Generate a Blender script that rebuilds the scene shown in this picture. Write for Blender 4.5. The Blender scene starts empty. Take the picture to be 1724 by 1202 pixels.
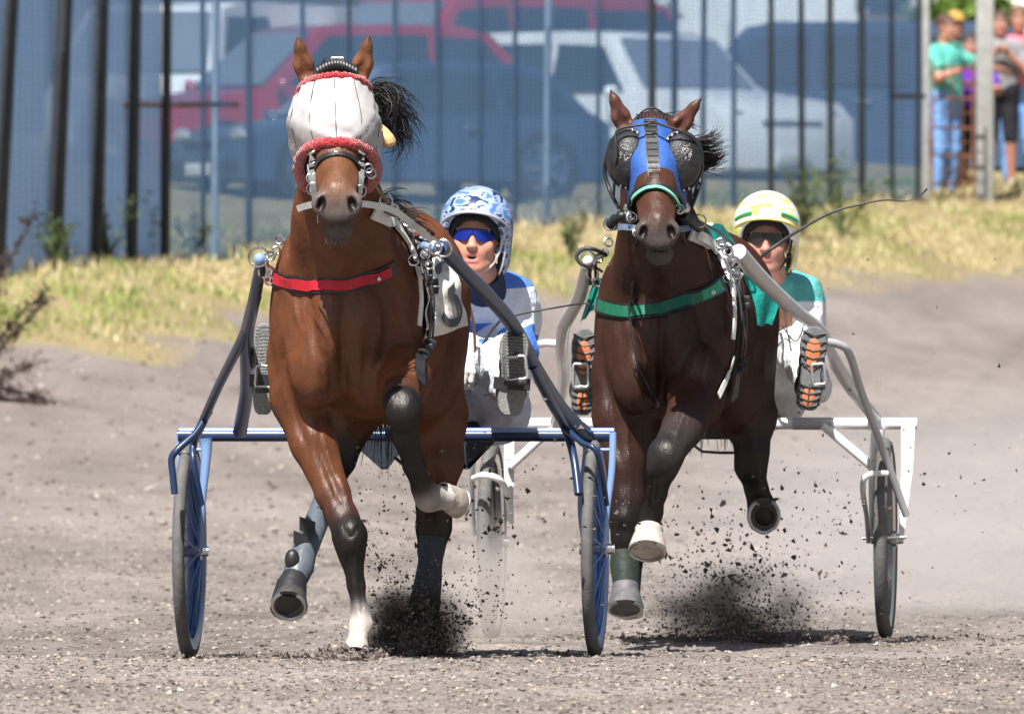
import bpy, bmesh, math, random
import numpy as np
from mathutils import Vector, Matrix
from mathutils.bvhtree import BVHTree
random.seed(7); rng = np.random.default_rng(7)
R = math.radians
SC = bpy.context.scene; COL = SC.collection

# ---------------------------------------------------------------- camera, sky, sun, exposure
FP = 21000.0            # focal length in pixels of the 1724 px wide photograph
CAMZ = 1.2; HY = 480.0  # camera height, row of the horizon
cam = bpy.data.objects.new('camera', bpy.data.cameras.new('camera')); COL.objects.link(cam)
cam.data.sensor_width = 36; cam.data.lens = FP / 1724 * 36
cam.data.clip_start = 1; cam.data.clip_end = 6000
cam.location = (0, 0, CAMZ)
cam.rotation_euler = (math.pi / 2 - math.atan((601 - HY) / FP), 0, 0)
cam.data.dof.use_dof = True; cam.data.dof.focus_distance = 38.6; cam.data.dof.aperture_fstop = 13
SC.camera = cam
SUN = Vector((-0.17, -0.55, 0.81)).normalized()     # towards the sun
elev = math.asin(SUN.z); az = math.atan2(SUN.x, SUN.y)
w = bpy.data.worlds.new("World"); SC.world = w; w.use_nodes = True
nt = w.node_tree; bg = nt.nodes['Background']
sk = nt.nodes.new('ShaderNodeTexSky'); sk.sky_type = 'NISHITA'; sk.sun_disc = False
sk.sun_elevation = elev; sk.sun_rotation = az; sk.air_density = 1.0; sk.dust_density = 3.0; sk.ozone_density = 1.0
nt.links.new(sk.outputs[0], bg.inputs[0]); bg.inputs[1].default_value = 0.052
sl = bpy.data.lights.new('sun', 'SUN'); so = bpy.data.objects.new('sun', sl); COL.objects.link(so)
sl.energy = 5.0; sl.angle = R(0.5); sl.color = (1, .968, .925)
so.rotation_euler = SUN.to_track_quat('Z', 'Y').to_euler()
SC.view_settings.view_transform = 'Standard'; SC.view_settings.look = 'None'
SC.view_settings.exposure = 0.95; SC.view_settings.gamma = 1
SC.cycles.volume_step_rate = 2.0; SC.cycles.volume_max_steps = 96
SC.cycles.max_bounces = 8; SC.cycles.volume_bounces = 2; SC.cycles.transparent_max_bounces = 16

# ---------------------------------------------------------------- helpers
def P(px, py, Y): return Vector(((px - 862) * Y / FP, Y, CAMZ - (py - HY) * Y / FP))
def V3(p): return P(*p[:3])
def tag(o, label=None, cat=None, group=None, kind=None):
    if label: o['label'] = label
    if cat: o['category'] = cat
    if group: o['group'] = group
    if kind: o['kind'] = kind
    return o
def empty(name, loc, label, cat, group=None):
    o = bpy.data.objects.new(name, None); COL.objects.link(o); o.location = loc; o.empty_display_size = .1
    return tag(o, label, cat, group)
def wpos(o):
    v = Vector((0, 0, 0))
    while o: v += o.location; o = o.parent
    return v

_m = {}
def mat(name, col=(.5, .5, .5), rough=.6, spec=.4, metal=0, noise=None, bump=None, attr=False, sheen=0, coat=0, col2=None, wave=None, trans=0, sub=0, lump=None):
    """noise=(scale, amount), bump=(scale, strength m), col2=colour mixed in by the noise"""
    if name in _m: return _m[name]
    m = bpy.data.materials.new(name); m.use_nodes = True; n = m.node_tree.nodes; l = m.node_tree.links
    b = n['Principled BSDF']; b.inputs['Roughness'].default_value = rough; b.inputs['Specular IOR Level'].default_value = spec
    b.inputs['Metallic'].default_value = metal; b.inputs['Sheen Weight'].default_value = sheen; b.inputs['Coat Weight'].default_value = coat
    b.inputs['Coat Roughness'].default_value = .15
    if sub: b.inputs['Subsurface Weight'].default_value = sub; b.inputs['Subsurface Radius'].default_value = (.012, .004, .002)
    src = None
    if attr:
        a = n.new('ShaderNodeAttribute'); a.attribute_name = 'Col'; src = a.outputs['Color']
    if noise or col2:
        tc = n.new('ShaderNodeTexCoord'); tx = n.new('ShaderNodeTexNoise'); sc_, am = noise or (10, 1)
        tx.inputs['Scale'].default_value = sc_; tx.inputs['Detail'].default_value = 6; tx.inputs['Roughness'].default_value = .65
        l.new(tc.outputs['Object'], tx.inputs['Vector'])
        if col2:
            rp = n.new('ShaderNodeValToRGB'); rp.color_ramp.elements[0].position = .5 - .5 * (1.05 - am); rp.color_ramp.elements[1].position = .5 + .5 * (1.05 - am)
            rp.color_ramp.elements[0].color = (*col, 1); rp.color_ramp.elements[1].color = (*col2, 1)
            l.new(tx.outputs['Fac'], rp.inputs[0]); src = rp.outputs[0]
        else:
            mr = n.new('ShaderNodeMapRange'); mr.inputs[1].default_value = .3; mr.inputs[2].default_value = .7
            mr.inputs[3].default_value = 1 - am; mr.inputs[4].default_value = 1 + am
            l.new(tx.outputs['Fac'], mr.inputs[0])
            vm = n.new('ShaderNodeVectorMath'); vm.operation = 'SCALE'
            if src: l.new(src, vm.inputs[0])
            else: vm.inputs[0].default_value = col
            l.new(mr.outputs[0], vm.inputs['Scale']); src = vm.outputs[0]
    if src: l.new(src, b.inputs['Base Color'])
    else: b.inputs['Base Color'].default_value = (*col, 1)
    if bump or wave:
        tc = n.new('ShaderNodeTexCoord'); bp = n.new('ShaderNodeBump')
        if wave:
            tx = n.new('ShaderNodeTexWave'); tx.inputs['Scale'].default_value = wave[0]; tx.bands_direction = wave[2]; tx.inputs['Distortion'].default_value = wave[3] if len(wave) > 3 else 0
            bp.inputs['Distance'].default_value = wave[1]; l.new(tx.outputs['Fac'], bp.inputs['Height'])
        else:
            tx = n.new('ShaderNodeTexNoise'); tx.inputs['Scale'].default_value = bump[0]; tx.inputs['Detail'].default_value = 5
            bp.inputs['Distance'].default_value = bump[1]; l.new(tx.outputs['Fac'], bp.inputs['Height'])
        l.new(tc.outputs['Object'], tx.inputs['Vector']); l.new(bp.outputs[0], b.inputs['Normal'])
        if lump:
            mp = n.new('ShaderNodeMapping'); mp.inputs['Scale'].default_value = (1.6, 1, .55); l.new(tc.outputs['Object'], mp.inputs[0])
            t2 = n.new('ShaderNodeTexNoise'); t2.inputs['Scale'].default_value = lump[0]; t2.inputs['Detail'].default_value = 3; l.new(mp.outputs[0], t2.inputs['Vector'])
            b2 = n.new('ShaderNodeBump'); b2.inputs['Distance'].default_value = lump[1]; l.new(t2.outputs['Fac'], b2.inputs['Height']); l.new(b2.outputs[0], bp.inputs['Normal'])
    _m[name] = m
    return m

def coat_mat(name, rough, amt):
    m = mat(name, rough=rough, attr=True, noise=(9, .30), bump=(190, .0014), lump=(9, .018)); n = m.node_tree.nodes; l = m.node_tree.links; b = n['Principled BSDF']
    df = n.new('ShaderNodeBsdfDiffuse'); gl = n.new('ShaderNodeBsdfGlossy'); mx = n.new('ShaderNodeMixShader'); mx.inputs[0].default_value = amt; gl.inputs['Roughness'].default_value = rough; gl.inputs['Color'].default_value = (1, .95, .9, 1); df.inputs['Roughness'].default_value = .4
    l.new(b.inputs['Base Color'].links[0].from_socket, df.inputs['Color']); nr = b.inputs['Normal'].links[0].from_socket; l.new(nr, df.inputs['Normal']); l.new(nr, gl.inputs['Normal'])
    l.new(df.outputs[0], mx.inputs[1]); l.new(gl.outputs[0], mx.inputs[2]); l.new(mx.outputs[0], n['Material Output'].inputs['Surface']); n.remove(b); return m

class MB:
    def __init__(s): s.v = []; s.f = []; s.smooth = True
    def add(s, vs, fs):
        o = len(s.v); s.v += [tuple(v) for v in vs]; s.f += [tuple(i + o for i in f) for f in fs]
    def box(s, c, d, rot=None, taper=1, bev=0):
        c = Vector(c); hx, hy, hz = d[0] / 2, d[1] / 2, d[2] / 2
        if bev:
            b = min(bev, hx * .9, hy * .9, hz * .9); bm = bmesh.new(); bmesh.ops.create_cube(bm, size=1)
            for v in bm.verts: v.co = Vector((v.co.x * 2 * hx, v.co.y * 2 * hy, v.co.z * 2 * hz))
            bmesh.ops.bevel(bm, geom=bm.edges[:], offset=b, segments=2, affect='EDGES', profile=.5)
            bm.verts.index_update(); vs = []
            for v in bm.verts:
                q = v.co.copy(); k = 1 if q.z < 0 else taper; q.x *= k; q.y *= k
                vs.append(c + (rot @ q if rot else q))
            s.add(vs, [[v.index for v in f.verts] for f in bm.faces]); bm.free(); return
        vs = []
        for z in (-1, 1):
            for y in (-1, 1):
                for x in (-1, 1):
                    t = taper if z > 0 else 1; q = Vector((x * hx * t, y * hy * t, z * hz)); vs.append(c + (rot @ q if rot else q))
        s.add(vs, [(0, 2, 3, 1), (4, 5, 7, 6), (0, 1, 5, 4), (2, 6, 7, 3), (0, 4, 6, 2), (1, 3, 7, 5)])
    def tube(s, pts, rad, n=10, cap=True, closed=False, flat=None, jit=0):
        pts = [Vector(p) for p in pts]; N = len(pts)
        rad = [rad] * N if not hasattr(rad, '__len__') else list(rad)
        T = []
        for i in range(N):
            a = pts[(i - 1) % N] if (closed or i > 0) else pts[i]; b = pts[(i + 1) % N] if (closed or i < N - 1) else pts[i]
            t = (b - a); T.append(t.normalized() if t.length > 1e-9 else Vector((0, 0, 1)))
        up = Vector((0, 0, 1)) if abs(T[0].z) < .9 else Vector((1, 0, 0))
        u = T[0].cross(up).normalized(); vs = []
        for i in range(N):
            u = (u - T[i] * u.dot(T[i])).normalized(); w_ = T[i].cross(u)
            for k in range(n):
                a = 2 * math.pi * k / n; r = rad[i] * (1 + (random.uniform(-jit, jit) if jit else 0))
                vs.append(pts[i] + u * math.cos(a) * r * (flat or 1) + w_ * math.sin(a) * r)
        fs = []
        M = N if closed else N - 1
        for i in range(M):
            j = (i + 1) % N
            for k in range(n):
                fs.append((i * n + k, i * n + (k + 1) % n, j * n + (k + 1) % n, j * n + k))
        if cap and not closed: fs += [tuple(range(n))[::-1], tuple((N - 1) * n + k for k in range(n))]
        s.add(vs, fs)
    def strip(s, A, B, thick=0, nrm=None):
        """ribbon between polylines A and B, with thickness along nrm list"""
        N = len(A); A = [Vector(a) for a in A]; B = [Vector(b) for b in B]
        if not thick:
            s.add(A + B, [(i, i + 1, N + i + 1, N + i) for i in range(N - 1)]); return
        C = [a - n * thick for a, n in zip(A, nrm)]; D = [b - n * thick for b, n in zip(B, nrm)]
        s.add(A + B + C + D, [(i, i + 1, N + i + 1, N + i) for i in range(N - 1)] + [(2 * N + i + 1, 2 * N + i, 3 * N + i, 3 * N + i + 1) for i in range(N - 1)] +
              [(i + 1, i, 2 * N + i, 2 * N + i + 1) for i in range(N - 1)] + [(N + i, N + i + 1, 3 * N + i + 1, 3 * N + i) for i in range(N - 1)] +
              [(0, N, 3 * N, 2 * N), (N - 1, 3 * N - 1, 4 * N - 1, 2 * N - 1)])
    def lathe(s, prof, c, axis='z', n=32, rot=None):
        vs = []; c = Vector(c)
        for r, h in prof:
            for k in range(n):
                a = 2 * math.pi * k / n
                q = Vector((r * math.cos(a), r * math.sin(a), h)) if axis == 'z' else Vector((h, r * math.cos(a), r * math.sin(a)))
                vs.append(c + (rot @ q if rot else q))
        m = len(prof); fs = [(i * n + k, i * n + (k + 1) % n, (i + 1) * n + (k + 1) % n, (i + 1) * n + k) for i in range(m - 1) for k in range(n)]
        s.add(vs, fs)
    def ell(s, c, r, n=16, rot=None):
        prof = []
        vs = []; m = n // 2; c = Vector(c)
        for i in range(m + 1):
            a = math.pi * i / m
            for k in range(n):
                b = 2 * math.pi * k / n
                q = Vector((math.sin(a) * math.cos(b) * r[0], math.sin(a) * math.sin(b) * r[1], math.cos(a) * r[2])); vs.append(c + (rot @ q if rot else q))
        s.add(vs, [(i * n + k, (i + 1) * n + k, (i + 1) * n + (k + 1) % n, i * n + (k + 1) % n) for i in range(m) for k in range(n)])
    def ring(s, c, r, t, axis=(0, 1, 0), n=20, m=8, sq=1.0):
        ax = Vector(axis).normalized(); q = Vector((0, 0, 1)).rotation_difference(ax); c = Vector(c)
        s.tube([c + q @ Vector((r * math.cos(2 * math.pi * i / n), r * sq * math.sin(2 * math.pi * i / n), 0)) for i in range(n)], t, m, closed=True)
    def build(s, name, m, parent=None, smooth=True, cols=None):
        me = bpy.data.meshes.new(name); 
        off = wpos(parent) if parent else Vector((0, 0, 0))
        vs = s.v if not parent else [(v[0] - off.x, v[1] - off.y, v[2] - off.z) for v in s.v]
        me.from_pydata(vs, [], s.f); me.update()
        if smooth:
            me.polygons.foreach_set('use_smooth', [True] * len(me.polygons))
            try: me.set_sharp_from_angle(angle=R(50))
            except Exception: pass
        o = bpy.data.objects.new(name, me); COL.objects.link(o)
        if not parent:      # origin at the lowest centre of the thing
            a = np.array(vs); c = Vector(((a[:, 0].min() + a[:, 0].max()) / 2, (a[:, 1].min() + a[:, 1].max()) / 2, a[:, 2].min()))
            me.transform(Matrix.Translation(-c)); o.location = c
        else: o.parent = parent
        me.materials.append(m)
        if cols is not None:
            at = me.color_attributes.new('Col', 'FLOAT_COLOR', 'POINT'); at.data.foreach_set('color', np.asarray(cols, dtype=np.float32).ravel())
        return o

def fastmesh(name, V, F, m, cols=None, parent=None, smooth=False):
    """numpy verts (n,3) and equal-size faces (m,k)"""
    V = np.asarray(V, dtype=np.float32); F = np.asarray(F, dtype=np.int32); k = F.shape[1]
    if parent: V = V - np.array(wpos(parent), dtype=np.float32)
    me = bpy.data.meshes.new(name); me.vertices.add(len(V)); me.vertices.foreach_set('co', V.ravel())
    me.loops.add(F.size); me.loops.foreach_set('vertex_index', F.ravel())
    me.polygons.add(len(F)); me.polygons.foreach_set('loop_start', np.arange(0, F.size, k, dtype=np.int32))
    me.polygons.foreach_set('loop_total', np.full(len(F), k, dtype=np.int32))
    me.polygons.foreach_set('use_smooth', np.full(len(F), smooth)); me.update(calc_edges=True)
    if cols is not None:
        c = np.ones((len(V), 4), dtype=np.float32); c[:, :3] = cols
        at = me.color_attributes.new('Col', 'FLOAT_COLOR', 'POINT'); at.data.foreach_set('color', c.ravel())
    o = bpy.data.objects.new(name, me); COL.objects.link(o); me.materials.append(m)
    if parent: o.parent = parent
    return o

def catmull(pts, n=6, closed=False):
    pts = [Vector(p) for p in pts]; N = len(pts); out = []
    rng_ = range(N if closed else N - 1)
    for i in rng_:
        if closed: a, b, c, d = pts[(i - 1) % N], pts[i], pts[(i + 1) % N], pts[(i + 2) % N]
        else: a, b, c, d = pts[max(i - 1, 0)], pts[i], pts[i + 1], pts[min(i + 2, N - 1)]
        for k in range(n):
            t = k / n
            out.append(.5 * ((2 * b) + (c - a) * t + (2 * a - 5 * b + 4 * c - d) * t * t + (3 * b - a - 3 * c + d) * t ** 3))
    if not closed: out.append(pts[-1])
    return out
def lerp(a, b, t): return a + (b - a) * t
def interp(vals, n):   # resample radii like catmull
    out = []
    for i in range(len(vals) - 1):
        for k in range(n): out.append(lerp(vals[i], vals[i + 1], k / n))
    out.append(vals[-1]); return out

_lat = np.random.default_rng(3).random((256, 256))
def vnoise(x, y):
    xi = np.floor(x).astype(int); yi = np.floor(y).astype(int); fx = x - xi; fy = y - yi
    fx = fx * fx * (3 - 2 * fx); fy = fy * fy * (3 - 2 * fy)
    a = _lat[xi % 256, yi % 256]; b = _lat[(xi + 1) % 256, yi % 256]; c = _lat[xi % 256, (yi + 1) % 256]; d = _lat[(xi + 1) % 256, (yi + 1) % 256]
    return (a * (1 - fx) + b * fx) * (1 - fy) + (c * (1 - fx) + d * fx) * fy - .5

# ---------------------------------------------------------------- sculpting: blended solids -> one continuous skin
class Sculpt:
    def __init__(s): s.p = []; s.paint = []; s.rd = []
    def cone(s, a, b, ra, rb, k=.02, col=None, sub=False, sc=None):
        s.p.append(('c', np.array(a), np.array(b), ra, rb, k, col, sub, None if sc is None else np.array(sc))); return s
    def ell(s, c, r, k=.02, col=None, sub=False, rot=None):
        s.p.append(('e', np.array(c), np.array(r), None if rot is None else np.array(rot.to_3x3().transposed()), None, k, col, sub, None)); return s
    def box(s, c, d, k=.004, col=None, sub=False, rot=None):
        s.p.append(('b', np.array(c), np.array(d) / 2, None if rot is None else np.array(rot.to_3x3().transposed()), None, k, col, sub, None)); return s
    def chain(s, pts, k=.02, col=None, sc=None):
        """pts: (px,py,Y,r_px[,col])"""
        for a, b in zip(pts[:-1], pts[1:]):
            ra, rb = a[3] * a[2] / FP, b[3] * b[2] / FP
            s.cone(V3(a), V3(b), ra, rb, k, b[4] if len(b) > 4 else col, sc=sc)
        return s
    def ridge(s, pts, Y, r, h):
        c = catmull([P(x, y, Y) for x, y in pts], 5)
        s.rd.append((c, r, h))
    @staticmethod
    def dist(p, X):
        if p[0] == 'c':
            a, b, ra, rb = p[1], p[2], p[3], p[4]
            if p[8] is not None: X = X * p[8]; a = a * p[8]; b = b * p[8]
            ab = b - a; q = X - a; t = np.clip((q @ ab) / max(ab @ ab, 1e-12), 0, 1)
            d = q - t[..., None] * ab
            return np.sqrt((d * d).sum(-1)) - (ra + (rb - ra) * t)
        q = X - p[1]
        if p[3] is not None: q = q @ p[3].T
        if p[0] == 'e':
            r = p[2]; k0 = np.sqrt(((q / r) ** 2).sum(-1)); k1 = np.sqrt(((q / r ** 2) ** 2).sum(-1)) + 1e-9
            return k0 * (k0 - 1) / k1
        q = np.abs(q) - p[2]
        return np.sqrt((np.maximum(q, 0) ** 2).sum(-1)) + np.minimum(q.max(-1), 0)
    @staticmethod
    def bb(p):
        if p[0] == 'c':
            r = max(p[3], p[4]); 
            if p[8] is not None: r = r / p[8].min()
            return np.minimum(p[1], p[2]) - r, np.maximum(p[1], p[2]) + r
        r = np.full(3, np.linalg.norm(p[2])) if p[0] == 'b' else np.full(3, p[2].max()) if p[3] is not None else p[2]
        return p[1] - r, p[1] + r
    def build(s, name, m, parent=None, vox=.008, inflate=0, smooth=2, cs=.008, noise=None, clip=None, fold=None):
        add = [p for p in s.p if not p[7]]
        lo = np.min([s.bb(p)[0] for p in add], 0) - .04 - inflate; hi = np.max([s.bb(p)[1] for p in add], 0) + .04 + inflate
        n = np.ceil((hi - lo) / vox).astype(int) + 1
        F = np.full(n, .5, dtype=np.float32)
        ax = [lo[i] + vox * np.arange(n[i]) for i in range(3)]
        for p in s.p:
            a, b = s.bb(p); pad = p[5] + inflate + 3 * vox + .02
            i0 = np.clip(np.floor((a - pad - lo) / vox).astype(int), 0, n); i1 = np.clip(np.ceil((b + pad - lo) / vox).astype(int) + 1, 0, n)
            if (i1 <= i0).any(): continue
            sl_ = tuple(slice(i0[i], i1[i]) for i in range(3))
            X = np.stack(np.meshgrid(*[ax[i][i0[i]:i1[i]] for i in range(3)], indexing='ij'), -1)
            d = s.dist(p, X).astype(np.float32); f = F[sl_]; k = max(p[5], 1e-4)
            if p[7]:
                h = np.maximum(k - np.abs(f + d), 0) / k; F[sl_] = np.maximum(f, -d) + h * h * k * .25
            else:
                d = d - inflate; h = np.maximum(k - np.abs(f - d), 0) / k; F[sl_] = np.minimum(f, d) - h * h * k * .25
        if clip: 
            X = np.stack(np.meshgrid(*ax, indexing='ij'), -1); F = np.maximum(F, clip(X).astype(np.float32))
        V, Q = snets(F); V = V * vox + lo
        # a little relaxation
        if smooth:
            e = np.concatenate([Q[:, [0, 1]], Q[:, [1, 2]], Q[:, [2, 3]], Q[:, [3, 0]]]); N = len(V)
            cnt = np.bincount(e[:, 0], minlength=N) + np.bincount(e[:, 1], minlength=N)
            for _ in range(smooth):
                S = np.stack([np.bincount(e[:, 0], V[e[:, 1], i], N) + np.bincount(e[:, 1], V[e[:, 0], i], N) for i in range(3)], 1)
                V = .5 * V + .5 * S / np.maximum(cnt, 1)[:, None]
        if fold:      # soft folds pushed along the normals: (size, sx, sy, sz)
            a_, fx, fy, fz = fold; d1 = V[Q[:, 2]] - V[Q[:, 0]]; d2 = V[Q[:, 3]] - V[Q[:, 1]]; fn = np.cross(d1, d2); NN = np.stack([sum(np.bincount(Q[:, j], fn[:, i], len(V)) for j in range(4)) for i in range(3)], 1)
            NN /= np.linalg.norm(NN, axis=1)[:, None] + 1e-12
            f1 = 1 - 4 * np.abs(vnoise(V[:, 0] * fx + V[:, 1] * fy * .7 + 11, V[:, 2] * fz + V[:, 1] * fy * .4)); f2 = 1 - 4 * np.abs(vnoise(V[:, 0] * fx * 2.1 - V[:, 2] * fz * .8, V[:, 1] * fy * 2 + V[:, 2] * fz * 1.3 + 7))
            sg = s.sgn(V, NN)
            for c_, r_, h_ in s.rd:
                d = np.full(len(V), 9.0); nseg = len(c_) - 1; ends = np.zeros(len(V))
                for k_ in range(nseg):
                    a2, b2 = np.array((c_[k_][0], c_[k_][2])), np.array((c_[k_ + 1][0], c_[k_ + 1][2])); ab = b2 - a2; q = V[:, [0, 2]] - a2; tt = np.clip((q @ ab) / (ab @ ab), 0, 1); dd = np.sqrt(((q - tt[:, None] * ab) ** 2).sum(1))
                    ends = np.where(dd < d, (k_ + tt) / nseg, ends); d = np.minimum(d, dd)
                V = V + NN * sg * (h_ * np.sin(np.pi * np.clip(ends, .02, .98)) ** .5 * np.exp(-(d / r_) ** 2) * np.clip((-NN[:, 1] * sg - .1) * 3, 0, 1) * (np.abs(V[:, 1] - c_[0][1]) < .32))[:, None]
            V = V + NN * (a_ * (f1 * .65 + f2 * .35) * (.6 + vnoise(V[:, 0] * 3, V[:, 2] * 3)))[:, None] * s.sgn(V, NN)
        cols = None
        if add[0][6] is not None:
            W = np.zeros(len(V)); C = np.zeros((len(V), 3))
            for p in add:
                if p[6] is None: continue
                wgt = np.exp(-np.clip(s.dist(p, V), -.03, 1) / cs); W += wgt; C += wgt[:, None] * np.array(p[6])
            cols = C / np.maximum(W, 1e-30)[:, None]
            for c, r, q in s.paint:
                t = np.clip((1.15 - np.sqrt((((V - np.array(c)) / np.array(r)) ** 2).sum(1))) / .3, 0, 1)[:, None]; cols = cols * (1 - t) + np.array(q) * t
        off = np.array(wpos(parent)) if parent else np.array([(V[:, 0].min() + V[:, 0].max()) / 2, (V[:, 1].min() + V[:, 1].max()) / 2, V[:, 2].min()])
        o = fastmesh(name, V - off, Q, m, cols, smooth=True)
        if parent: o.parent = parent
        else: o.location = off
        s.V, s.Q = V, Q
        return o
    def sgn(s, V, NN):
        i = V[:, 1].argmin(); return -1.0 if NN[i, 1] > 0 else 1.0
    def bvh(s): return BVHTree.FromPolygons([tuple(v) for v in s.V.tolist()], [tuple(q) for q in s.Q.tolist()])

def snets(F):
    S = F < 0; nx, ny, nz = F.shape
    c = np.zeros((nx - 1, ny - 1, nz - 1), dtype=np.int8)
    for i in (0, 1):
        for j in (0, 1):
            for k in (0, 1): c += S[i:nx - 1 + i, j:ny - 1 + j, k:nz - 1 + k]
    act = np.argwhere((c > 0) & (c < 8)); N = len(act)
    idx = np.full(c.shape, -1, dtype=np.int32); idx[tuple(act.T)] = np.arange(N)
    acc = np.zeros((N, 3)); cnt = np.zeros(N)
    corners = [(i, j, k) for i in (0, 1) for j in (0, 1) for k in (0, 1)]
    vals = {q: F[act[:, 0] + q[0], act[:, 1] + q[1], act[:, 2] + q[2]] for q in corners}
    for a in corners:
        for d in range(3):
            if a[d]: continue
            b = list(a); b[d] = 1; b = tuple(b); va, vb = vals[a], vals[b]; x = (va < 0) != (vb < 0)
            t = np.where(x, va / np.where(x, va - vb, 1), 0); pt = np.tile(np.array(a, float), (N, 1)); pt[:, d] += t
            acc += pt * x[:, None]; cnt += x
    V = act + acc / cnt[:, None]
    Q = []
    def quads(d):
        sl0 = [slice(None)] * 3; sl1 = [slice(None)] * 3; sl0[d] = slice(0, -1); sl1[d] = slice(1, None)
        X = S[tuple(sl0)] != S[tuple(sl1)]; e = np.argwhere(X)
        o1, o2 = [q for q in range(3) if q != d]
        e = e[(e[:, o1] > 0) & (e[:, o2] > 0) & (e[:, o1] < F.shape[o1] - 1) & (e[:, o2] < F.shape[o2] - 1)]
        ins = S[tuple(e.T)]
        def g(a, b):
            q = e.copy(); q[:, o1] -= a; q[:, o2] -= b; return idx[tuple(q.T)]
        q = np.stack([g(0, 0), g(1, 0), g(1, 1), g(0, 1)], 1)
        flip = ins if d != 1 else ~ins
        q[~flip] = q[~flip][:, ::-1]
        return q
    return V, np.concatenate([quads(0), quads(1), quads(2)])

EYE = Vector((0, 0, CAMZ))
def hit(bvh, px, py):
    d = (P(px, py, 40) - EYE).normalized(); r = bvh.ray_cast(EYE, d)
    if r[0] is None: return None, None
    return r[0], (-r[1] if r[1].dot(d) > 0 else r[1])
def strap_on(bvh, pts, width, off=.004, thick=.004, n=6, mbs=None, fwd=None):
    """a strap lying on a skin: pts (px,py) seen from the front, width in metres"""
    pts = catmull([Vector((a, b, 0)) for a, b in pts], n); A = []; Bv = []; Nn = []; C = []
    for p in pts:
        h, nn = hit(bvh, p.x, p.y)
        if h is None: continue
        if fwd: h = EYE + (h - EYE) * (1 - fwd(p.x))
        C.append((h, nn))
    for i, (h, nn) in enumerate(C):
        t = (C[min(i + 1, len(C) - 1)][0] - C[max(i - 1, 0)][0]).normalized(); s_ = t.cross(nn).normalized()
        c = h + nn * (off + thick); A.append(c + s_ * width / 2); Bv.append(c - s_ * width / 2); Nn.append(nn)
    mb = mbs or MB()
    if len(A) > 1: mb.strip(A, Bv, thick, Nn)
    return mb
# ---------------------------------------------------------------- ground
FA = np.array([-3.69, 90.0]); FB = np.array([3.71, 112.0]); FD = (FB - FA) / np.linalg.norm(FB - FA); FN = np.array([FD[1], -FD[0]])
def hsh(n, seed=0): return np.random.default_rng(seed).random(n)
def ST(X, Y):
    dx = X - FA[0]; dy = Y - FA[1]; return dx * FN[0] + dy * FN[1], dx * FD[0] + dy * FD[1]
def ground(X, Y):
    X = np.asarray(X, float); Y = np.asarray(Y, float); s, t = ST(X, Y)
    base = np.interp(Y, [20, 30, 36, 38, 39, 40, 43.3, 50, 60, 100], [.30, .13, .08, .058, .03, 0, -.03, -.07, -.1, -.1])
    f = np.interp(s, [0, 1.0, 2.5, 3.6, 5, 8, 12, 15], [1, .9, .68, .54, .42, .2, .05, 0])
    c = np.clip(1.31 + t / 23.2 * .65, .9, 2.3)
    z = base + (c - base) * f
    z = np.where(s < 0, c + np.clip(-s, 0, 7) * .07, z)
    bank = np.clip((8 - s) / 4, 0, 1) * np.clip((s + 1) / 1, 0, 1)
    z = z + bank * (vnoise(X * 1.3, Y * .6) * .12 + vnoise(X * 4, Y * 2) * .04)
    tr = np.clip((s - 6) / 3, 0, 1)
    z = z + tr * (vnoise(X * 1.1 + 9, Y * .45) * .012 + vnoise(X * 3 + 5, Y * 1.6) * .010 + vnoise(X * 9, Y * 5) * .013 + vnoise(X * 26, Y * 17) * .009)
    return z
def gz(x, y): return float(ground(x, y))

def ground_sheet(name, xs, ys, m):
    X, Y = np.meshgrid(xs, ys, indexing='ij'); Z = ground(X, Y); s, t = ST(X, Y)
    V = np.stack([X, Y, Z], -1).reshape(-1, 3); nx, ny = len(xs), len(ys)
    i = np.arange(nx - 1)[:, None] * ny + np.arange(ny - 1)[None]; F = np.stack([i, i + ny, i + ny + 1, i + 1], -1).reshape(-1, 4)
    # colour: grass soil / dirt pigment, a natural boundary on the ground itself
    e = 2.45 + vnoise(X * 1.2, Y * .8) * 1.3 + vnoise(X * 4, Y * 3) * .5
    g = np.clip((e - s) / .5, 0, 1)[..., None]
    n1 = vnoise(X * 1.7, Y * .5) + .6 * vnoise(X * 5, Y * 1.7) + .5 * vnoise(X * 15, Y * 6)
    dirt = np.array([.200, .175, .157]) * (1 + .55 * n1[..., None])
    far = np.clip((14 - s) / 9, 0, 1)[..., None]; dirt = dirt * (1 - far) + np.array([.196, .168, .152]) * (1 + .30 * n1[..., None]) * far
    rut = np.zeros_like(X)
    for xw in (-1.034, .268, -.07, 1.297): rut += np.exp(-((X - xw - (Y - 41) * .087 - .02 * vnoise(Y * 1.5, Y * 0 + xw)) / .028) ** 2) * (Y > (40 if abs(xw) > .5 and xw < 1.2 or xw == .268 else 43.3))
    dirt = dirt * (1 - .22 * np.clip(rut, 0, 1)[..., None]) * (1 + .22 * np.exp(-((Y - 33.7 - 1.1 * (X + .1)) / .28) ** 2) * np.exp(-((X + .1) / .7) ** 2))[..., None] * (1 + .10 * vnoise(X * 11 + Y * .9, Y * .12)[..., None])
    straw = np.array([.26, .21, .11]) * (1 + .4 * vnoise(X * 2, Y)[..., None])
    C = (dirt * (1 - g) + straw * g).reshape(-1, 3)
    o = fastmesh(name, V, F, m, C, smooth=True); o['kind'] = 'structure'; return o
m_ground = mat('track_dirt', rough=.95, spec=.15, attr=True, noise=(45, .42), bump=(90, .010))
xs = np.concatenate([-np.geomspace(9, 6000, 26)[::-1][:-1], np.linspace(-9, -2.2, 60)[:-1], np.linspace(-2.2, 2.2, 150)[:-1], np.linspace(2.2, 9, 60)[:-1], np.geomspace(9, 6000, 26)])
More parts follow.
